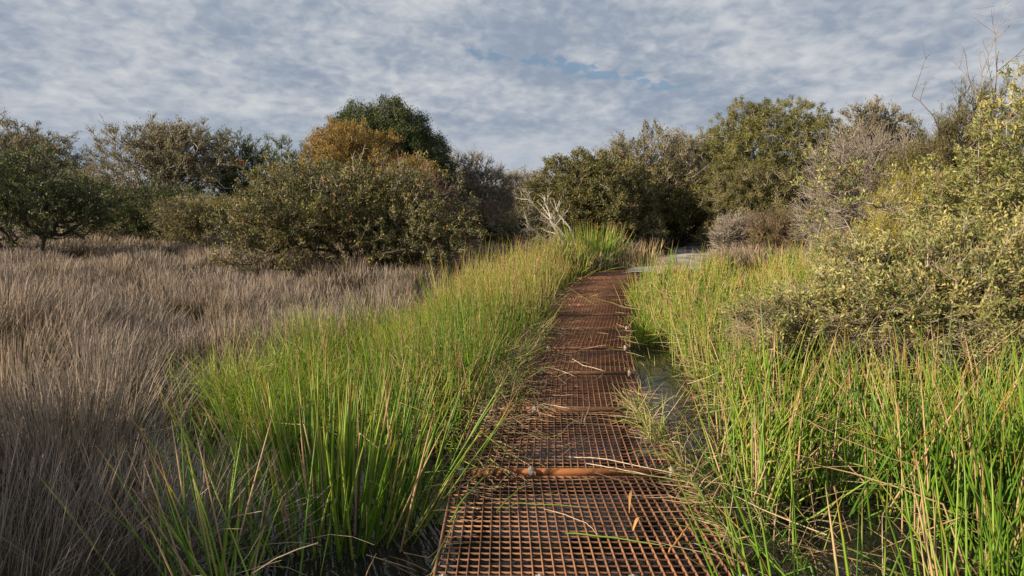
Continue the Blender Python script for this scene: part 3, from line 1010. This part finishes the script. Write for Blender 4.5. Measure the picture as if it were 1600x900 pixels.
# ------------------------------------------------------------------ shrubs and trees
def lobes_for(seed, n, w, dp, h, low=0.0, flat=0.8):
    """dome of lobes in a w x dp x h box standing on z=0"""
    r = np.random.default_rng(seed)
    L = [(0, 0, h * (0.5 + low * .5), w * .36, dp * .38, h * .42)]
    for i in range(n):
        a = r.uniform(0, 2 * pi)
        q = r.uniform(.35, .72)
        v = r.uniform(low + .12, .82)
        k = math.sqrt(max(0.05, 1 - ((v - .25) / .85) ** 2))
        s = r.uniform(.18, .30)
        L.append((w * .5 * q * k * math.cos(a), dp * .5 * q * k * math.sin(a), h * v, w * s, dp * s, h * s * flat * 1.1))
    return L


def grow(base_pts, nodes, path_w=0.28, r_tip=0.004, pw=2.3):
    """joins crown nodes back to the base; returns parent index and radius per node"""
    b0 = np.asarray(base_pts[0])
    order = np.argsort(np.linalg.norm(nodes - b0, axis=1))
    P = np.concatenate([np.asarray(base_pts), nodes[order]])
    nb = len(base_pts)
    par = np.full(len(P), -1)
    pl = np.zeros(len(P))
    for i in range(1, nb):
        par[i] = i - 1 if i > 0 else -1
        pl[i] = pl[i - 1] + np.linalg.norm(P[i] - P[i - 1])
    nch = np.zeros(len(P))
    for i in range(nb, len(P)):
        d = np.linalg.norm(P[:i] - P[i], axis=1)
        c = d + path_w * pl[:i] + 0.06 * nch[:i] + np.where(P[:i, 2] > P[i, 2] + .3, .3, 0)
        j = int(np.argmin(c))
        par[i] = j
        nch[j] += 1
        pl[i] = pl[j] + d[j]
    A = np.zeros(len(P))
    ch = np.zeros(len(P), int)
    for i in range(len(P) - 1, 0, -1):
        if ch[i] == 0:
            A[i] = 1.0
        ch[par[i]] += 1
        A[par[i]] += A[i]
    A = np.maximum(A, 1)
    rad = r_tip * A ** (1 / pw)
    return P, par, rad, ch


def tree(name, label, px0, px1, top, d, kind, seed, bottom_z=None, depth=None, n_nodes=700, stems=2, lob=8, cat='shrub', base_px=None,
         group=None, low=0.0, crown_low=0.0, trunk_h=None, bare=0, thick=1.0, flat=.8, lobes=None, base_d=None, rtip=None, world=None, nodes=None, dome=0, jit=.03):
    """kind: dict of foliage settings; px0..px1 extent and top in photo pixels, at distance d"""
    global rng
    keep_rng = rng
    rng = np.random.default_rng(seed * 7 + 3)
    x0, x1 = at_y(px0, 330, d)[0], at_y(px1, 330, d)[0]
    if world:
        x0, x1 = world[0], world[1]
    w = x1 - x0
    cx = (x0 + x1) / 2
    bx = cx if base_px is None else at_y(base_px, 330, d)[0]
    zb = float(terrain(bx, d)) - 0.08
    zt = at_y((px0 + px1) / 2, top, d)[2]
    if world:
        zt = world[2]
    else:
        zt -= .75 * kind.get('twig_len', .25)
    zc = zb + crown_low if bottom_z is None else bottom_z
    h = zt - zc
    dp = depth or w * .8
    L = lobes or lobes_for(seed, lob, w, dp, h, low, flat)
    if lobes:
        L = [(a * w, b * dp, c * h, e * w, f * dp, g_ * h) for a, b, c, e, f, g_ in lobes]
    if dome:
        # a dome covered with rounded clumps, over a filled core
        L = [(0, 0, h * .34, w * .36, dp * .36, h * .46), (-w * .15, 0, h * .3, w * .26, dp * .3, h * .36), (w * .15, 0, h * .3, w * .26, dp * .3, h * .36)]
        for q in range(dome):
            el = math.asin((q + .5) / dome) * .98
            az_ = q * 2.39996 + rng.uniform(-.3, .3)
            sz = rng.uniform(.09, .17)
            kk_ = 1 - sz * .9 + rng.uniform(-.06, .04)
            L.append((w * .5 * kk_ * math.cos(el) ** .8 * math.cos(az_), dp * .5 * kk_ * math.cos(el) ** .8 * math.sin(az_), h * (.10 + .76 * math.sin(el)), w * sz, dp * sz, h * sz * 1.0))
    L = np.array(L)
    vol = L[:, 3] * L[:, 4] * L[:, 5]
    vol = vol ** .75
    li = rng.choice(len(L), n_nodes, p=vol / vol.sum())
    u = norm(rng.normal(size=(n_nodes, 3)))
    rr = rng.random(n_nodes) ** kind.get('shell', .33)
    Q = L[li, :3] + u * L[li, 3:] * rr[:, None]
    # lumpy outline
    Q += rng.normal(0, .012 if dome else jit, Q.shape) * h
    q0, q1 = np.percentile(Q[:, 0], 1), np.percentile(Q[:, 0], 99)
    Q[:, 0] = (Q[:, 0] - q0) / (q1 - q0) * w - w / 2
    Q[:, 2] = Q[:, 2] / np.percentile(Q[:, 2], 99.3) * h
    Q = Q[Q[:, 2] > 0.04 * h]
    Q[:, 0] += cx - bx
    Q[:, 2] += zc - zb
    if nodes is not None:
        Q = np.array(nodes) - np.array([bx, d, zb])
    keep = Q[:, 2] > 0.12
    Q = Q[keep]
    th = trunk_h if trunk_h is not None else 0.28 * (zt - zb)
    G = Geo()
    Gl = Geo()
    nodes_all = []
    # several stems: share nodes by azimuth
    ang = np.arctan2(Q[:, 1], Q[:, 0] - (cx - bx))
    part = ((ang + pi + seed) / (2 * pi) * stems).astype(int) % stems
    for s in range(stems):
        q = Q[part == s]
        if len(q) < 3:
            continue
        c = q.mean(0)
        off = np.array([c[0], c[1], 0]) * 0.06
        bp = [off * .6 + np.array([0, 0, 0.0]), off + np.array([c[0] * .12, c[1] * .12, th * .5]) + np.append(rng.normal(0, .04, 2), 0), off + np.array([c[0] * .28, c[1] * .28, th])]
        P, par, rad, ch = grow(bp, q, r_tip=(rtip or (0.0035 + 0.00025 * d)) * thick)
        i = np.arange(1, len(P))
        a, b = P[par[i]], P[i]
        Lg = np.linalg.norm(b - a, axis=1)
        jit = rng.normal(size=(len(i), 3)) * (Lg * .10)[:, None]
        mid = (a + b) / 2 + jit
        sag = (a + b) / 2 + jit * .6
        PP = np.stack([a, mid, b], 1)
        RR = np.stack([np.minimum(rad[par[i]], rad[i] * 1.5), rad[i] * 1.12, rad[i]], 1)
        big = rad[i] > 0.02
        G.strands(PP[big], RR[big], 7, rng.random(big.sum()))
        G.strands(PP[~big], RR[~big], 4, rng.random((~big).sum()))
        nodes_all.append((P[3:], norm(P[3:] - P[par[3:]]), ch[3:]))
    P = np.concatenate([a[0] for a in nodes_all])
    D = np.concatenate([a[1] for a in nodes_all])
    ch = np.concatenate([a[2] for a in nodes_all])
    ctr = np.array([cx - bx, 0, (zc - zb) + h * .3])
    outw = norm((P - ctr) / np.array([w / 2, dp / 2, h]))
    # fine twigs
    tw = kind.get('twigs', 3)
    tl = kind.get('twig_len', .25)
    ii = np.repeat(np.arange(len(P)), tw)
    n = len(ii)
    dirs = norm(D[ii] * .6 + outw[ii] * .7 + np.array([0, 0, kind.get('twig_up', .3)]) + rng.normal(0, .55, (n, 3)))
    ln = tl * rng.uniform(.4, 1.15, n)
    e = P[ii] + dirs * ln[:, None]
    mid = P[ii] + dirs * (ln * .5)[:, None] + rng.normal(0, .09, (n, 3)) * ln[:, None]
    tr = max(.0016, .00030 * d) * kind.get('twig_r', 1.0)
    Gt = Geo() if nodes is None else G
    Gt.strands(np.stack([P[ii], mid, e], 1), np.broadcast_to(np.array([1.5, 1.1, .6]) * tr, (n, 3)), 3, rng.random(n))
    root = link(name, None, None, label=label, cat=cat, group=group, loc=(bx, d, zb))
    link('trunk', G.mesh('trunk', smooth=True), M[kind['bark']], root)
    if Gt is not G:
        link('twigs', Gt.mesh('twigs'), M[kind.get('twig_mat', kind['bark'])], root)
    # leaves round the twig ends; each twig carries a tuft
    lp = kind.get('leaves', 12)
    if lp:
        frac = kind.get('leafy', 1.0)
        fr = 14.0 / (w + h)
        patch = 1.3 * np.sin(P[:, 0] * 2.1 * fr + seed + np.sin(P[:, 1] * 2 * fr)) * np.cos(P[:, 2] * 2.7 * fr + seed * .7 + P[:, 1] * fr) + rng.normal(0, .55, len(P))
        okn = rng.random(len(P)) < frac
        up_bias = kind.get('top_only', 0)
        if up_bias:
            okn &= (outw[:, 2] > up_bias + rng.normal(0, .22, len(P)))
        ok = okn[ii]
        ti = np.nonzero(ok)[0]
        kk = np.repeat(ti, lp)
        n = len(kk)
        s = rng.uniform(kind.get('s0', .35), 1.05, n)
        LL = kind['L'] * rng.uniform(.65, 1.25, n)
        sig = kind.get('sig', .05)
        pos = P[ii[kk]] + (e[kk] - P[ii[kk]]) * s[:, None] + rng.normal(0, sig, (n, 3))
        dd = norm(dirs[kk] * .8 + rng.normal(0, kind.get('scatter', .75), (n, 3)) + np.array([0, 0, kind.get('up', .25)]))
        tone = np.clip(.5 + .19 * patch[ii[kk]] + rng.normal(0, .20, n), 0, 1)
        Gl.leaves(pos, dd, LL, LL * kind['W'] * rng.uniform(.8, 1.2, n), tone, fold=kind.get('fold', .3))
        link('crown', Gl.mesh('crown'), M[kind['leaf']], root)
    # bare sticks standing out of the crown
    if bare:
        sel = rng.choice(np.nonzero(outw[:, 2] > .1)[0], min(bare, int((outw[:, 2] > .1).sum())), replace=False)
        S = 5
        T = np.linspace(0, 1, S)
        for q in sel:
            g = Geo()
            dr = norm(outw[q] + np.array([0, 0, .6]) + rng.normal(0, .4, 3))
            ln = kind.get('bare_len', .7) * rng.uniform(.5, 1.2)
            PP = P[q][None, :] + dr[None, :] * (ln * T)[:, None] + np.cumsum(rng.normal(0, .035, (S, 3)), 0) * ln
            g.strands(PP[None], (max(.004, .0005 * d) * np.linspace(1.2, .4, S))[None], 4, rng.random(1))
            m = 5
            st = PP[rng.integers(1, S - 1, m)]
            d2 = norm(dr[None] + rng.normal(0, .8, (m, 3)))
            l2 = ln * rng.uniform(.2, .5, m)
            g.strands(np.stack([st, st + d2 * (l2 * .5)[:, None] + rng.normal(0, .02, (m, 3)), st + d2 * l2[:, None]], 1),
                      max(.0025, .00032 * d) * np.array([1, .8, .4])[None, :] * np.ones((m, 1)), 3, rng.random(m))
            link('bare_branch', g.mesh('bare_branch'), M[kind.get('bare_mat', 'bark_grey')], root)
    rng = keep_rng
    return root


def LF(name, c1, c2, c3, **kw):
    M[name] = leafy(name, [(0, c1), (.5, c2), (1, c3)], **kw)


LF('leaf_olive', (.08, .082, .028), (.17, .16, .055), (.33, .28, .10), transl=.25)
LF('leaf_dark', (.035, .055, .020), (.075, .10, .034), (.15, .17, .052), transl=.2)
LF('leaf_dark_olive', (.035, .048, .015), (.10, .11, .032), (.30, .26, .08), dead=(.34, .15, .06), dead_frac=.02, transl=.22)
LF('leaf_green', (.055, .09, .025), (.12, .17, .045), (.22, .26, .08), transl=.25)
LF('leaf_grey', (.13, .12, .075), (.24, .22, .14), (.38, .34, .22), transl=.2)
LF('leaf_gold', (.11, .10, .03), (.31, .20, .055), (.54, .40, .12), transl=.3)
LF('leaf_yellow', (.20, .19, .025), (.38, .34, .04), (.56, .48, .07), transl=.3)
LF('leaf_banksia', (.11, .145, .042), (.27, .29, .095), (.54, .46, .19), dead=(.38, .19, .09), dead_frac=.022, transl=.2, rough=.5)
LF('leaf_dome', (.055, .07, .020), (.15, .155, .042), (.33, .30, .08), transl=.2)
LF('leaf_rust', (.13, .09, .06), (.24, .17, .11), (.34, .25, .17), transl=.15)

K = dict(
    dark=dict(bark='bark_dark', leaf='leaf_dark', L=.085, W=.42, leaves=12, twigs=4, twig_len=.26, sig=.05),
    near_olive=dict(bark='bark_dark', twig_mat='bark_grey', leaf='leaf_dark_olive', L=.075, W=.42, leaves=9, twigs=5, twig_len=.26, sig=.035, bare_mat='bark_pale', bare_len=.55, shell=.4),
    olive=dict(bark='bark_grey', leaf='leaf_olive', L=.09, W=.35, leaves=8, twigs=5, twig_len=.36, sig=.05, twig_r=1.2),
    green=dict(bark='bark_dark', leaf='leaf_green', L=.11, W=.25, leaves=11, twigs=4, twig_len=.4, sig=.05, up=.5, twig_up=.6),
    dome=dict(bark='bark_grey', leaf='leaf_dome', L=.058, W=.40, leaves=18, twigs=5, twig_len=.15, sig=.05, shell=.2),
    gold=dict(bark='bark_red', leaf='leaf_gold', L=.09, W=.22, leaves=14, twigs=4, twig_len=.30, sig=.05, up=.6, twig_up=.7),
    grey=dict(bark='bark_grey', leaf='leaf_grey', L=.085, W=.32, leaves=7, twigs=6, twig_len=.42, sig=.05, twig_r=1.35, bare_len=.9, leafy=.75),
    wire=dict(bark='bark_grey', leaf='leaf_grey', L=.06, W=.3, leaves=3, twigs=9, twig_len=.45, sig=.05, twig_r=1.2, bare_len=.7, leafy=.45, twig_mat='bark_grey'),
    redtwig=dict(bark='bark_red', leaf='leaf_rust', L=.07, W=.2, leaves=3, twigs=8, twig_len=.4, sig=.04, twig_up=.7, twig_r=1.1, leafy=.6),
    yellow=dict(bark='bark_grey', leaf='leaf_yellow', L=.045, W=.14, leaves=18, twigs=5, twig_len=.26, sig=.03, up=.6, twig_up=.9),
    needle=dict(bark='bark_dark', leaf='leaf_olive', L=.07, W=.13, leaves=14, twigs=6, twig_len=.34, sig=.02, up=.5, twig_up=.8, bare_mat='bark_grey', bare_len=.8),
    banksia=dict(bark='bark_grey', twig_mat='bark_tan', leaf='leaf_banksia', L=.045, W=.34, leaves=18, twigs=4, twig_len=.17, sig=.012, up=.35, scatter=.7, s0=.3, fold=.35),
    banksia_thin=dict(bark='bark_grey', leaf='leaf_banksia', L=.046, W=.32, leaves=13, twigs=6, twig_len=.25, leafy=.85, top_only=.04, sig=.012, up=.2, scatter=.8, s0=.2, fold=.35, twig_mat='bark_tan', bare_mat='bark_pale', bare_len=.4),
)


def build_trees():
    T = tree
    # ---- left and centre, nearest first
    T('dark_tree', 'dark low-branching tree with black trunk standing alone in the dry rush meadow', -110, 165, 232, 19.5, K['dark'] | dict(leaf='leaf_dark', leaves=9), 1,
      n_nodes=760, stems=4, cat='tree', base_px=35, crown_low=.55, trunk_h=.5, depth=4, thick=1.5, lob=10)
    T('dense_shrub', 'wide dense olive shrub with bleached inner twigs in front of the golden shrub', 366, 730, 250, 16.5, K['near_olive'], 2,
      n_nodes=1900, stems=5, lob=16, bare=95, depth=4.4, crown_low=.1)
    T('golden_shrub', 'large golden orange rounded shrub below the dark green dome crown', 476, 640, 197, 22, K['gold'] | dict(twig_len=.2), 3, n_nodes=1700, stems=3, depth=3.2, crown_low=.9, dome=26)
    T('golden_shrub', 'small golden shrub to the right of the large golden one', 618, 690, 244, 21.4, K['gold'] | dict(leaves=10), 33, n_nodes=420, stems=3, depth=1.6, crown_low=1.6, lob=5)
    T('dome_tree', 'dark green rounded tree rising behind the golden shrubs', 508, 696, 165, 25, K['dome'] | dict(leaf='leaf_dark', bark='bark_dark', L=.07, leaves=18, sig=.08), 4, n_nodes=3600, stems=2,
      cat='tree', crown_low=1.2, depth=4.6, dome=46)
    T('twiggy_shrub', 'red brown twiggy shrub right of the golden shrub', 612, 705, 245, 20.5, K['redtwig'], 5, n_nodes=420, stems=3, depth=2.2)
    T('grey_scrub', 'tangled grey olive shrub behind the meadow with bare twigs on top', 105, 345, 192, 29, K['grey'] | dict(leaf='leaf_olive', leafy=1, leaves=9), 6, n_nodes=1700, stems=5, lob=12, bare=40, depth=5)
    T('grey_tree', 'grey green tree at the far left behind the dark low-branching tree', -60, 118, 186, 32, K['grey'] | dict(leaf='leaf_olive', leaves=12, leafy=1, twigs=5), 7, n_nodes=1300, stems=3, lob=10, cat='tree', bare=12)
    T('leafy_bush', 'low dark green bush at the back edge of the rush meadow', 165, 330, 290, 26.5, K['dark'], 8, n_nodes=650, stems=4, depth=2.5)
    T('leafy_bush', 'low olive bush between the dark green bush and the dense shrub', 256, 368, 304, 24.5, K['olive'] | dict(L=.08, leaves=12), 9, n_nodes=600, stems=4, depth=2.5)
    T('feathery_tree', 'fresh green feathery tree on the skyline left of the golden shrub', 330, 436, 208, 31, K['green'], 10, n_nodes=700, stems=2, cat='tree', lob=8)
    T('feathery_tree', 'smaller loose green tree just left of the golden shrub', 415, 505, 216, 34, K['green'] | dict(leaves=8), 11, n_nodes=480, stems=2, cat='tree', bare=10)
    T('grey_scrub', 'bare grey scrub right of the dark green dome tree', 685, 805, 240, 29, K['wire'] | dict(leaves=6, leaf='leaf_olive', leafy=.8), 12, n_nodes=620, stems=4, bare=30, depth=3)
    T('pale_scrub', 'pale low scrub on the skyline in the gap at the centre', 770, 880, 264, 37, K['grey'], 13, n_nodes=600, stems=4, bare=10, depth=4)
    T('brown_brush', 'low brown brush below the bare grey scrub', 700, 800, 312, 24, K['redtwig'] | dict(leaf='leaf_olive', leaves=5), 14, n_nodes=420, stems=4, depth=2)
    T('brown_brush', 'low olive brown brush in front of the leaning dead branches', 770, 880, 322, 22, K['olive'] | dict(leaves=5), 15, n_nodes=380, stems=4, depth=2)
    # ---- right of centre
    T('dark_shrub', 'dark olive shrub overhanging the bend of the walkway', 822, 1020, 240, 24, K['dome'] | dict(leaf='leaf_dark_olive', L=.075, leaves=12), 16, n_nodes=2400, stems=3, depth=4.5, crown_low=.3, dome=44)
    T('wispy_tree', 'wispy grey olive tree with upright bare twigs above the dark olive shrub', 925, 1092, 204, 27, K['green'] | dict(leaf='leaf_olive', bark='bark_grey', leaves=7, bare_len=1.0, twigs=6), 17,
      n_nodes=1100, stems=4, cat='tree', bare=70, lob=10)
    T('understory_shrub', 'shaded dark shrub at the turn of the pale path', 985, 1140, 290, 26, K['dark'] | dict(leaf='leaf_dark_olive'), 18, n_nodes=800, stems=4, depth=3)
    T('pale_tree', 'pale green tree behind the wispy tree', 1040, 1125, 205, 35, K['grey'] | dict(leaves=11), 19, n_nodes=480, stems=2, cat='tree')
    T('domed_tree', 'large dome-shaped olive tree lit on its left side right of the path', 1086, 1312, 163, 27, K['dome'], 20, n_nodes=3600, stems=3, cat='tree', depth=5.6, crown_low=.6, dome=75)
    T('grey_scrub', 'grey shrub at the foot of the dome-shaped tree', 1100, 1255, 262, 24.5, K['dome'] | dict(leaf='leaf_olive', leaves=13, L=.06), 21, n_nodes=1500, stems=4, depth=2.5, dome=30)
    T('twiggy_shrub', 'red brown twiggy shrub under the dome-shaped tree', 1185, 1290, 325, 20, K['redtwig'] | dict(leaf='leaf_olive', leaves=7), 22, n_nodes=480, stems=5, depth=2.2)
    T('silvery_tree', 'silvery green tree on the skyline right of the dome-shaped tree', 1300, 1432, 168, 30, K['grey'] | dict(leaves=13, L=.1, leafy=1), 23, n_nodes=1200, stems=3, cat='tree', bare=14)
    T('wiry_shrub', 'grey wiry half-dead shrub behind the yellow bush', 1285, 1490, 205, 15, K['wire'], 24, n_nodes=1300, stems=5, lob=10, bare=30, depth=3, rtip=.004)
    T('fine_leaved_shrub', 'fine leaved dark olive shrub with bare branches against the sky', 1392, 1565, 142, 12, K['needle'], 25, n_nodes=1000, stems=4, lob=9, bare=8, depth=2.2)
    T('yellow_bush', 'yellow green feathery bush between wiry shrub and banksia', 1330, 1520, 268, 9.2, K['yellow'], 26, n_nodes=700, stems=5, lob=8, depth=1.3)
    T('banksia_shrub', 'tall banksia shrub with grey green leaves filling the right edge', 1476, 2120, -22, 6.8, K['banksia'], 27, n_nodes=2300, stems=5, depth=2.2, rtip=.0035,
      lobes=[(-.37, 0, .42, .11, .25, .22), (-.24, 0, .52, .13, .3, .25), (-.02, 0, .58, .20, .35, .36), (.25, 0, .6, .22, .35, .38), (-.3, -.1, .22, .16, .3, .2), (.05, -.15, .25, .3, .35, .25)])
    T('banksia_shrub', 'sprawling banksia shrub with grey twigs leaning over the sedge', 1192, 1760, 318, 6.3, K['banksia_thin'], 28, n_nodes=2600, stems=6, depth=1.9, bare=60,
      crown_low=.62, rtip=.003, base_px=1560, lobes=[(-.34, .1, .22, .16, .3, .14), (-.20, -.1, .36, .17, .3, .20), (-.06, .2, .52, .18, .3, .24), (.12, -.1, .58, .2, .3, .3), (.32, .1, .7, .2, .35, .3),
                                           (-.42, 0, .3, .08, .2, .06), (-.40, .1, .12, .10, .2, .05), (0, -.2, .2, .2, .3, .15), (.25, -.25, .25, .25, .3, .2)], jit=.055)
    nn = []
    for (ax, ay), (bx_, by_), q in (((1450, 350), (1345, 310), 9), ((1345, 310), (1262, 246), 16), ((1340, 300), (1330, 262), 9), ((1330, 300), (1246, 292), 12),
                                    ((1400, 330), (1380, 268), 8), ((1345, 312), (1268, 338), 11), ((1300, 275), (1292, 240), 7), ((1290, 330), (1262, 372), 8), ((1460, 380), (1440, 330), 6)):
        for t in np.linspace(0, 1, q):
            nn.append(at_y(ax + (bx_ - ax) * t, ay + (by_ - ay) * t, 7.6) + rng.normal(0, .035, 3) * np.array([1, 2.5, 1]))
    T('banksia_sapling', 'small pale banksia with thin branches reaching left in front of the dome-shaped tree', 1235, 1460, 240, 7.6, K['banksia'] | dict(twigs=3, leaves=9, twig_len=.12), 29,
      n_nodes=75, stems=1, lob=3, depth=.6, base_px=1500, trunk_h=1.0, rtip=.003, nodes=nn)
    # ---- fills between and behind
    T('brown_brush', 'olive brush at the foot of the silvery tree', 1290, 1420, 280, 18, K['olive'] | dict(leaves=7), 30, n_nodes=520, stems=4, depth=2)
    T('grey_scrub', 'low grey scrub beside the pale path under the dome-shaped tree', 1120, 1210, 330, 21.5, K['wire'], 31, n_nodes=300, stems=4, depth=1.5)


def build_snags():
    # bleached dead limbs leaning left at the bend
    def limb(pts, r0, r1, twigs, mt, name, label, base_d):
        Q = np.array(pts)
        S = 12
        t = np.linspace(0, 1, S)
        tq = np.linspace(0, 1, len(Q))
        P = np.stack([np.interp(t, tq, Q[:, i]) for i in range(3)], -1)
        P[1:-1] += np.cumsum(rng.normal(0, .012, (S - 2, 3)), 0)
        g = Geo()
        o = P[0].copy()
        g.strands((P - o)[None], np.linspace(r0, r1, S)[None], 7, np.array([.5]))
        for k in range(twigs):
            j = rng.integers(2, S)
            dr = norm(norm(P[-1] - P[0]) + rng.normal(0, .55, 3))
            ln = rng.uniform(.25, .8) * np.linalg.norm(P[-1] - P[0]) * .4
            s2 = 6
            T = np.linspace(0, 1, s2)[:, None]
            B = P[j] + dr * ln * T + np.cumsum(rng.normal(0, .03, (s2, 3)) * ln, 0) * T
            rr = np.linspace(r1 + (r0 - r1) * (1 - j / S) * .5, r1 * .35, s2)
            g.strands((B - o)[None], rr[None], 5, np.array([.5]))
            for q in range(4):
                jj = rng.integers(1, s2)
                d3 = norm(dr + rng.normal(0, .7, 3))
                l3 = ln * rng.uniform(.2, .5)
                C = B[jj] + d3 * l3 * np.linspace(0, 1, 3)[:, None] + rng.normal(0, .01, (3, 3))
                g.strands((C - o)[None], (r1 * np.array([.6, .45, .25]))[None], 3, np.array([.5]))
        return g, o
    root = link('dead_branch', None, None, label='bleached dead branches leaning left beside the bend of the walkway', cat='dead branches', loc=tuple(at_y(905, 412, 19)))
    o0 = np.array(root.location)
    for pts in ([at_y(905, 412, 19), at_y(880, 365, 18.9), at_y(826, 312, 18.7)], [at_y(900, 412, 19), at_y(862, 350, 19.2), at_y(848, 308, 19.4)],
                [at_y(898, 412, 18.8), at_y(866, 385, 18.6), at_y(822, 345, 18.5)], [at_y(908, 412, 19), at_y(893, 360, 18.8), at_y(868, 330, 18.6)],
                [at_y(890, 412, 18.6), at_y(850, 392, 18.4), at_y(812, 378, 18.3)]):
        g, o = limb(pts, .04, .010, 12, 'bark_pale', '', '', 19)
        ob = link('limb', g.mesh('limb', smooth=True), M['bark_pale'], root)
        ob.location = tuple(o - o0)
    # bare branches against the sky at upper right
    for pts, lab, n, r0 in (([at_y(1540, 330, 11.4), at_y(1545, 200, 11.4), at_y(1556, 84, 11.4)], 'tall bare brown snag rising above the shrubs at upper right', 9, .022),
                            ([at_y(1500, 320, 11.8), at_y(1460, 190, 11.8), at_y(1425, 150, 11.8)], 'thin bare branch arching left against the sky', 5, .011),
                            ([at_y(1525, 320, 11.2), at_y(1528, 180, 11.2), at_y(1529, 85, 11.2)], 'thin upright bare stem left of the tall brown snag', 7, .014)):
        base = np.array(pts[0])
        base[2] = terrain(base[0], base[1]) - .05
        g, o = limb([base] + pts, r0, .006, n, 'bark_red', '', '', 11)
        link('bare_snag', g.mesh('bare_snag', smooth=True), M['bark_red'] if n != 7 else M['bark_grey'], label=lab, cat='bare snag', group='bare stems at upper right', loc=tuple(o))


def build_far_scrub():
    g, gt = Geo(), Geo()
    n = 1500
    y = rng.uniform(38, 62, n)
    x = rng.uniform(-.95, .95, n) * y
    hgt = 2.2 + 1.3 * np.sin(x * .35) * np.cos(y * .5 + x * .11) + rng.normal(0, .4, n)
    for k in range(3):
        z = terrain(x, y) + np.maximum(hgt, .8) * (k + .6) / 3
        i = np.repeat(np.arange(n), 26)
        m = len(i)
        P = np.stack([x, y, z], -1)[i] + rng.normal(0, 1, (m, 3)) * np.array([.75, .75, .38])
        D = norm(rng.normal(0, 1, (m, 3)) + np.array([0, 0, .5]))
        L = rng.uniform(.12, .30, m)
        g.leaves(P, D, L, L * .4, np.clip(rng.normal(.5, .25, m), 0, 1))
    link('far_scrub', g.mesh('far_scrub'), M['leaf_olive'], kind='stuff', label='low olive coastal scrub far behind the trees', cat='scrub')
    # low undergrowth at the feet of the trees
    g = Geo()
    n = 2600
    y = rng.uniform(17.5, 34, n)
    x = rng.uniform(-.3, .95, n) * y
    ok = (np.abs(x - path_x(y)) > 1.55) & ~((x < -2.0) & (y < 30))
    x, y = x[ok], y[ok]
    xx, yy, a, i = tufts(x, y, 40, .28)
    m = len(xx)
    P = make_strands(np.stack([xx, yy, terrain(xx, yy)], -1), rng.uniform(.2, .7, m), np.abs(rng.normal(.1, .3, m)), a, rng.uniform(0, .9, m), 4)
    g.strands(P, (.00042 * yy)[:, None] * np.array([1, 1, .8, .2])[None, :], 2, rng.random(m))
    link('undergrowth', g.mesh('undergrowth'), M['rush_green'], kind='stuff', label='dry olive brown undergrowth beneath the far shrubs', cat='undergrowth')


def build_shade_trees():
    # unseen tree added left of the frame to shade the front of the meadow
    tree('dark_tree', 'added unseen tree left of the frame that shades the front of the meadow', 0, 0, 0, -1.6, K['dark'] | dict(L=.12, leaves=12), 41, n_nodes=900, stems=3, depth=6.5, cat='tree',
         world=(-10.0, -6.6, 3.15), lob=14)


build_ground()
build_boardwalk()
build_rushes()
build_sedges()
build_bent()
build_litter()
build_trees()
build_snags()
build_far_scrub()
build_shade_trees()
nf = sum(len(o.data.polygons) for o in SC.objects if o.type == 'MESH')
print('faces', nf)
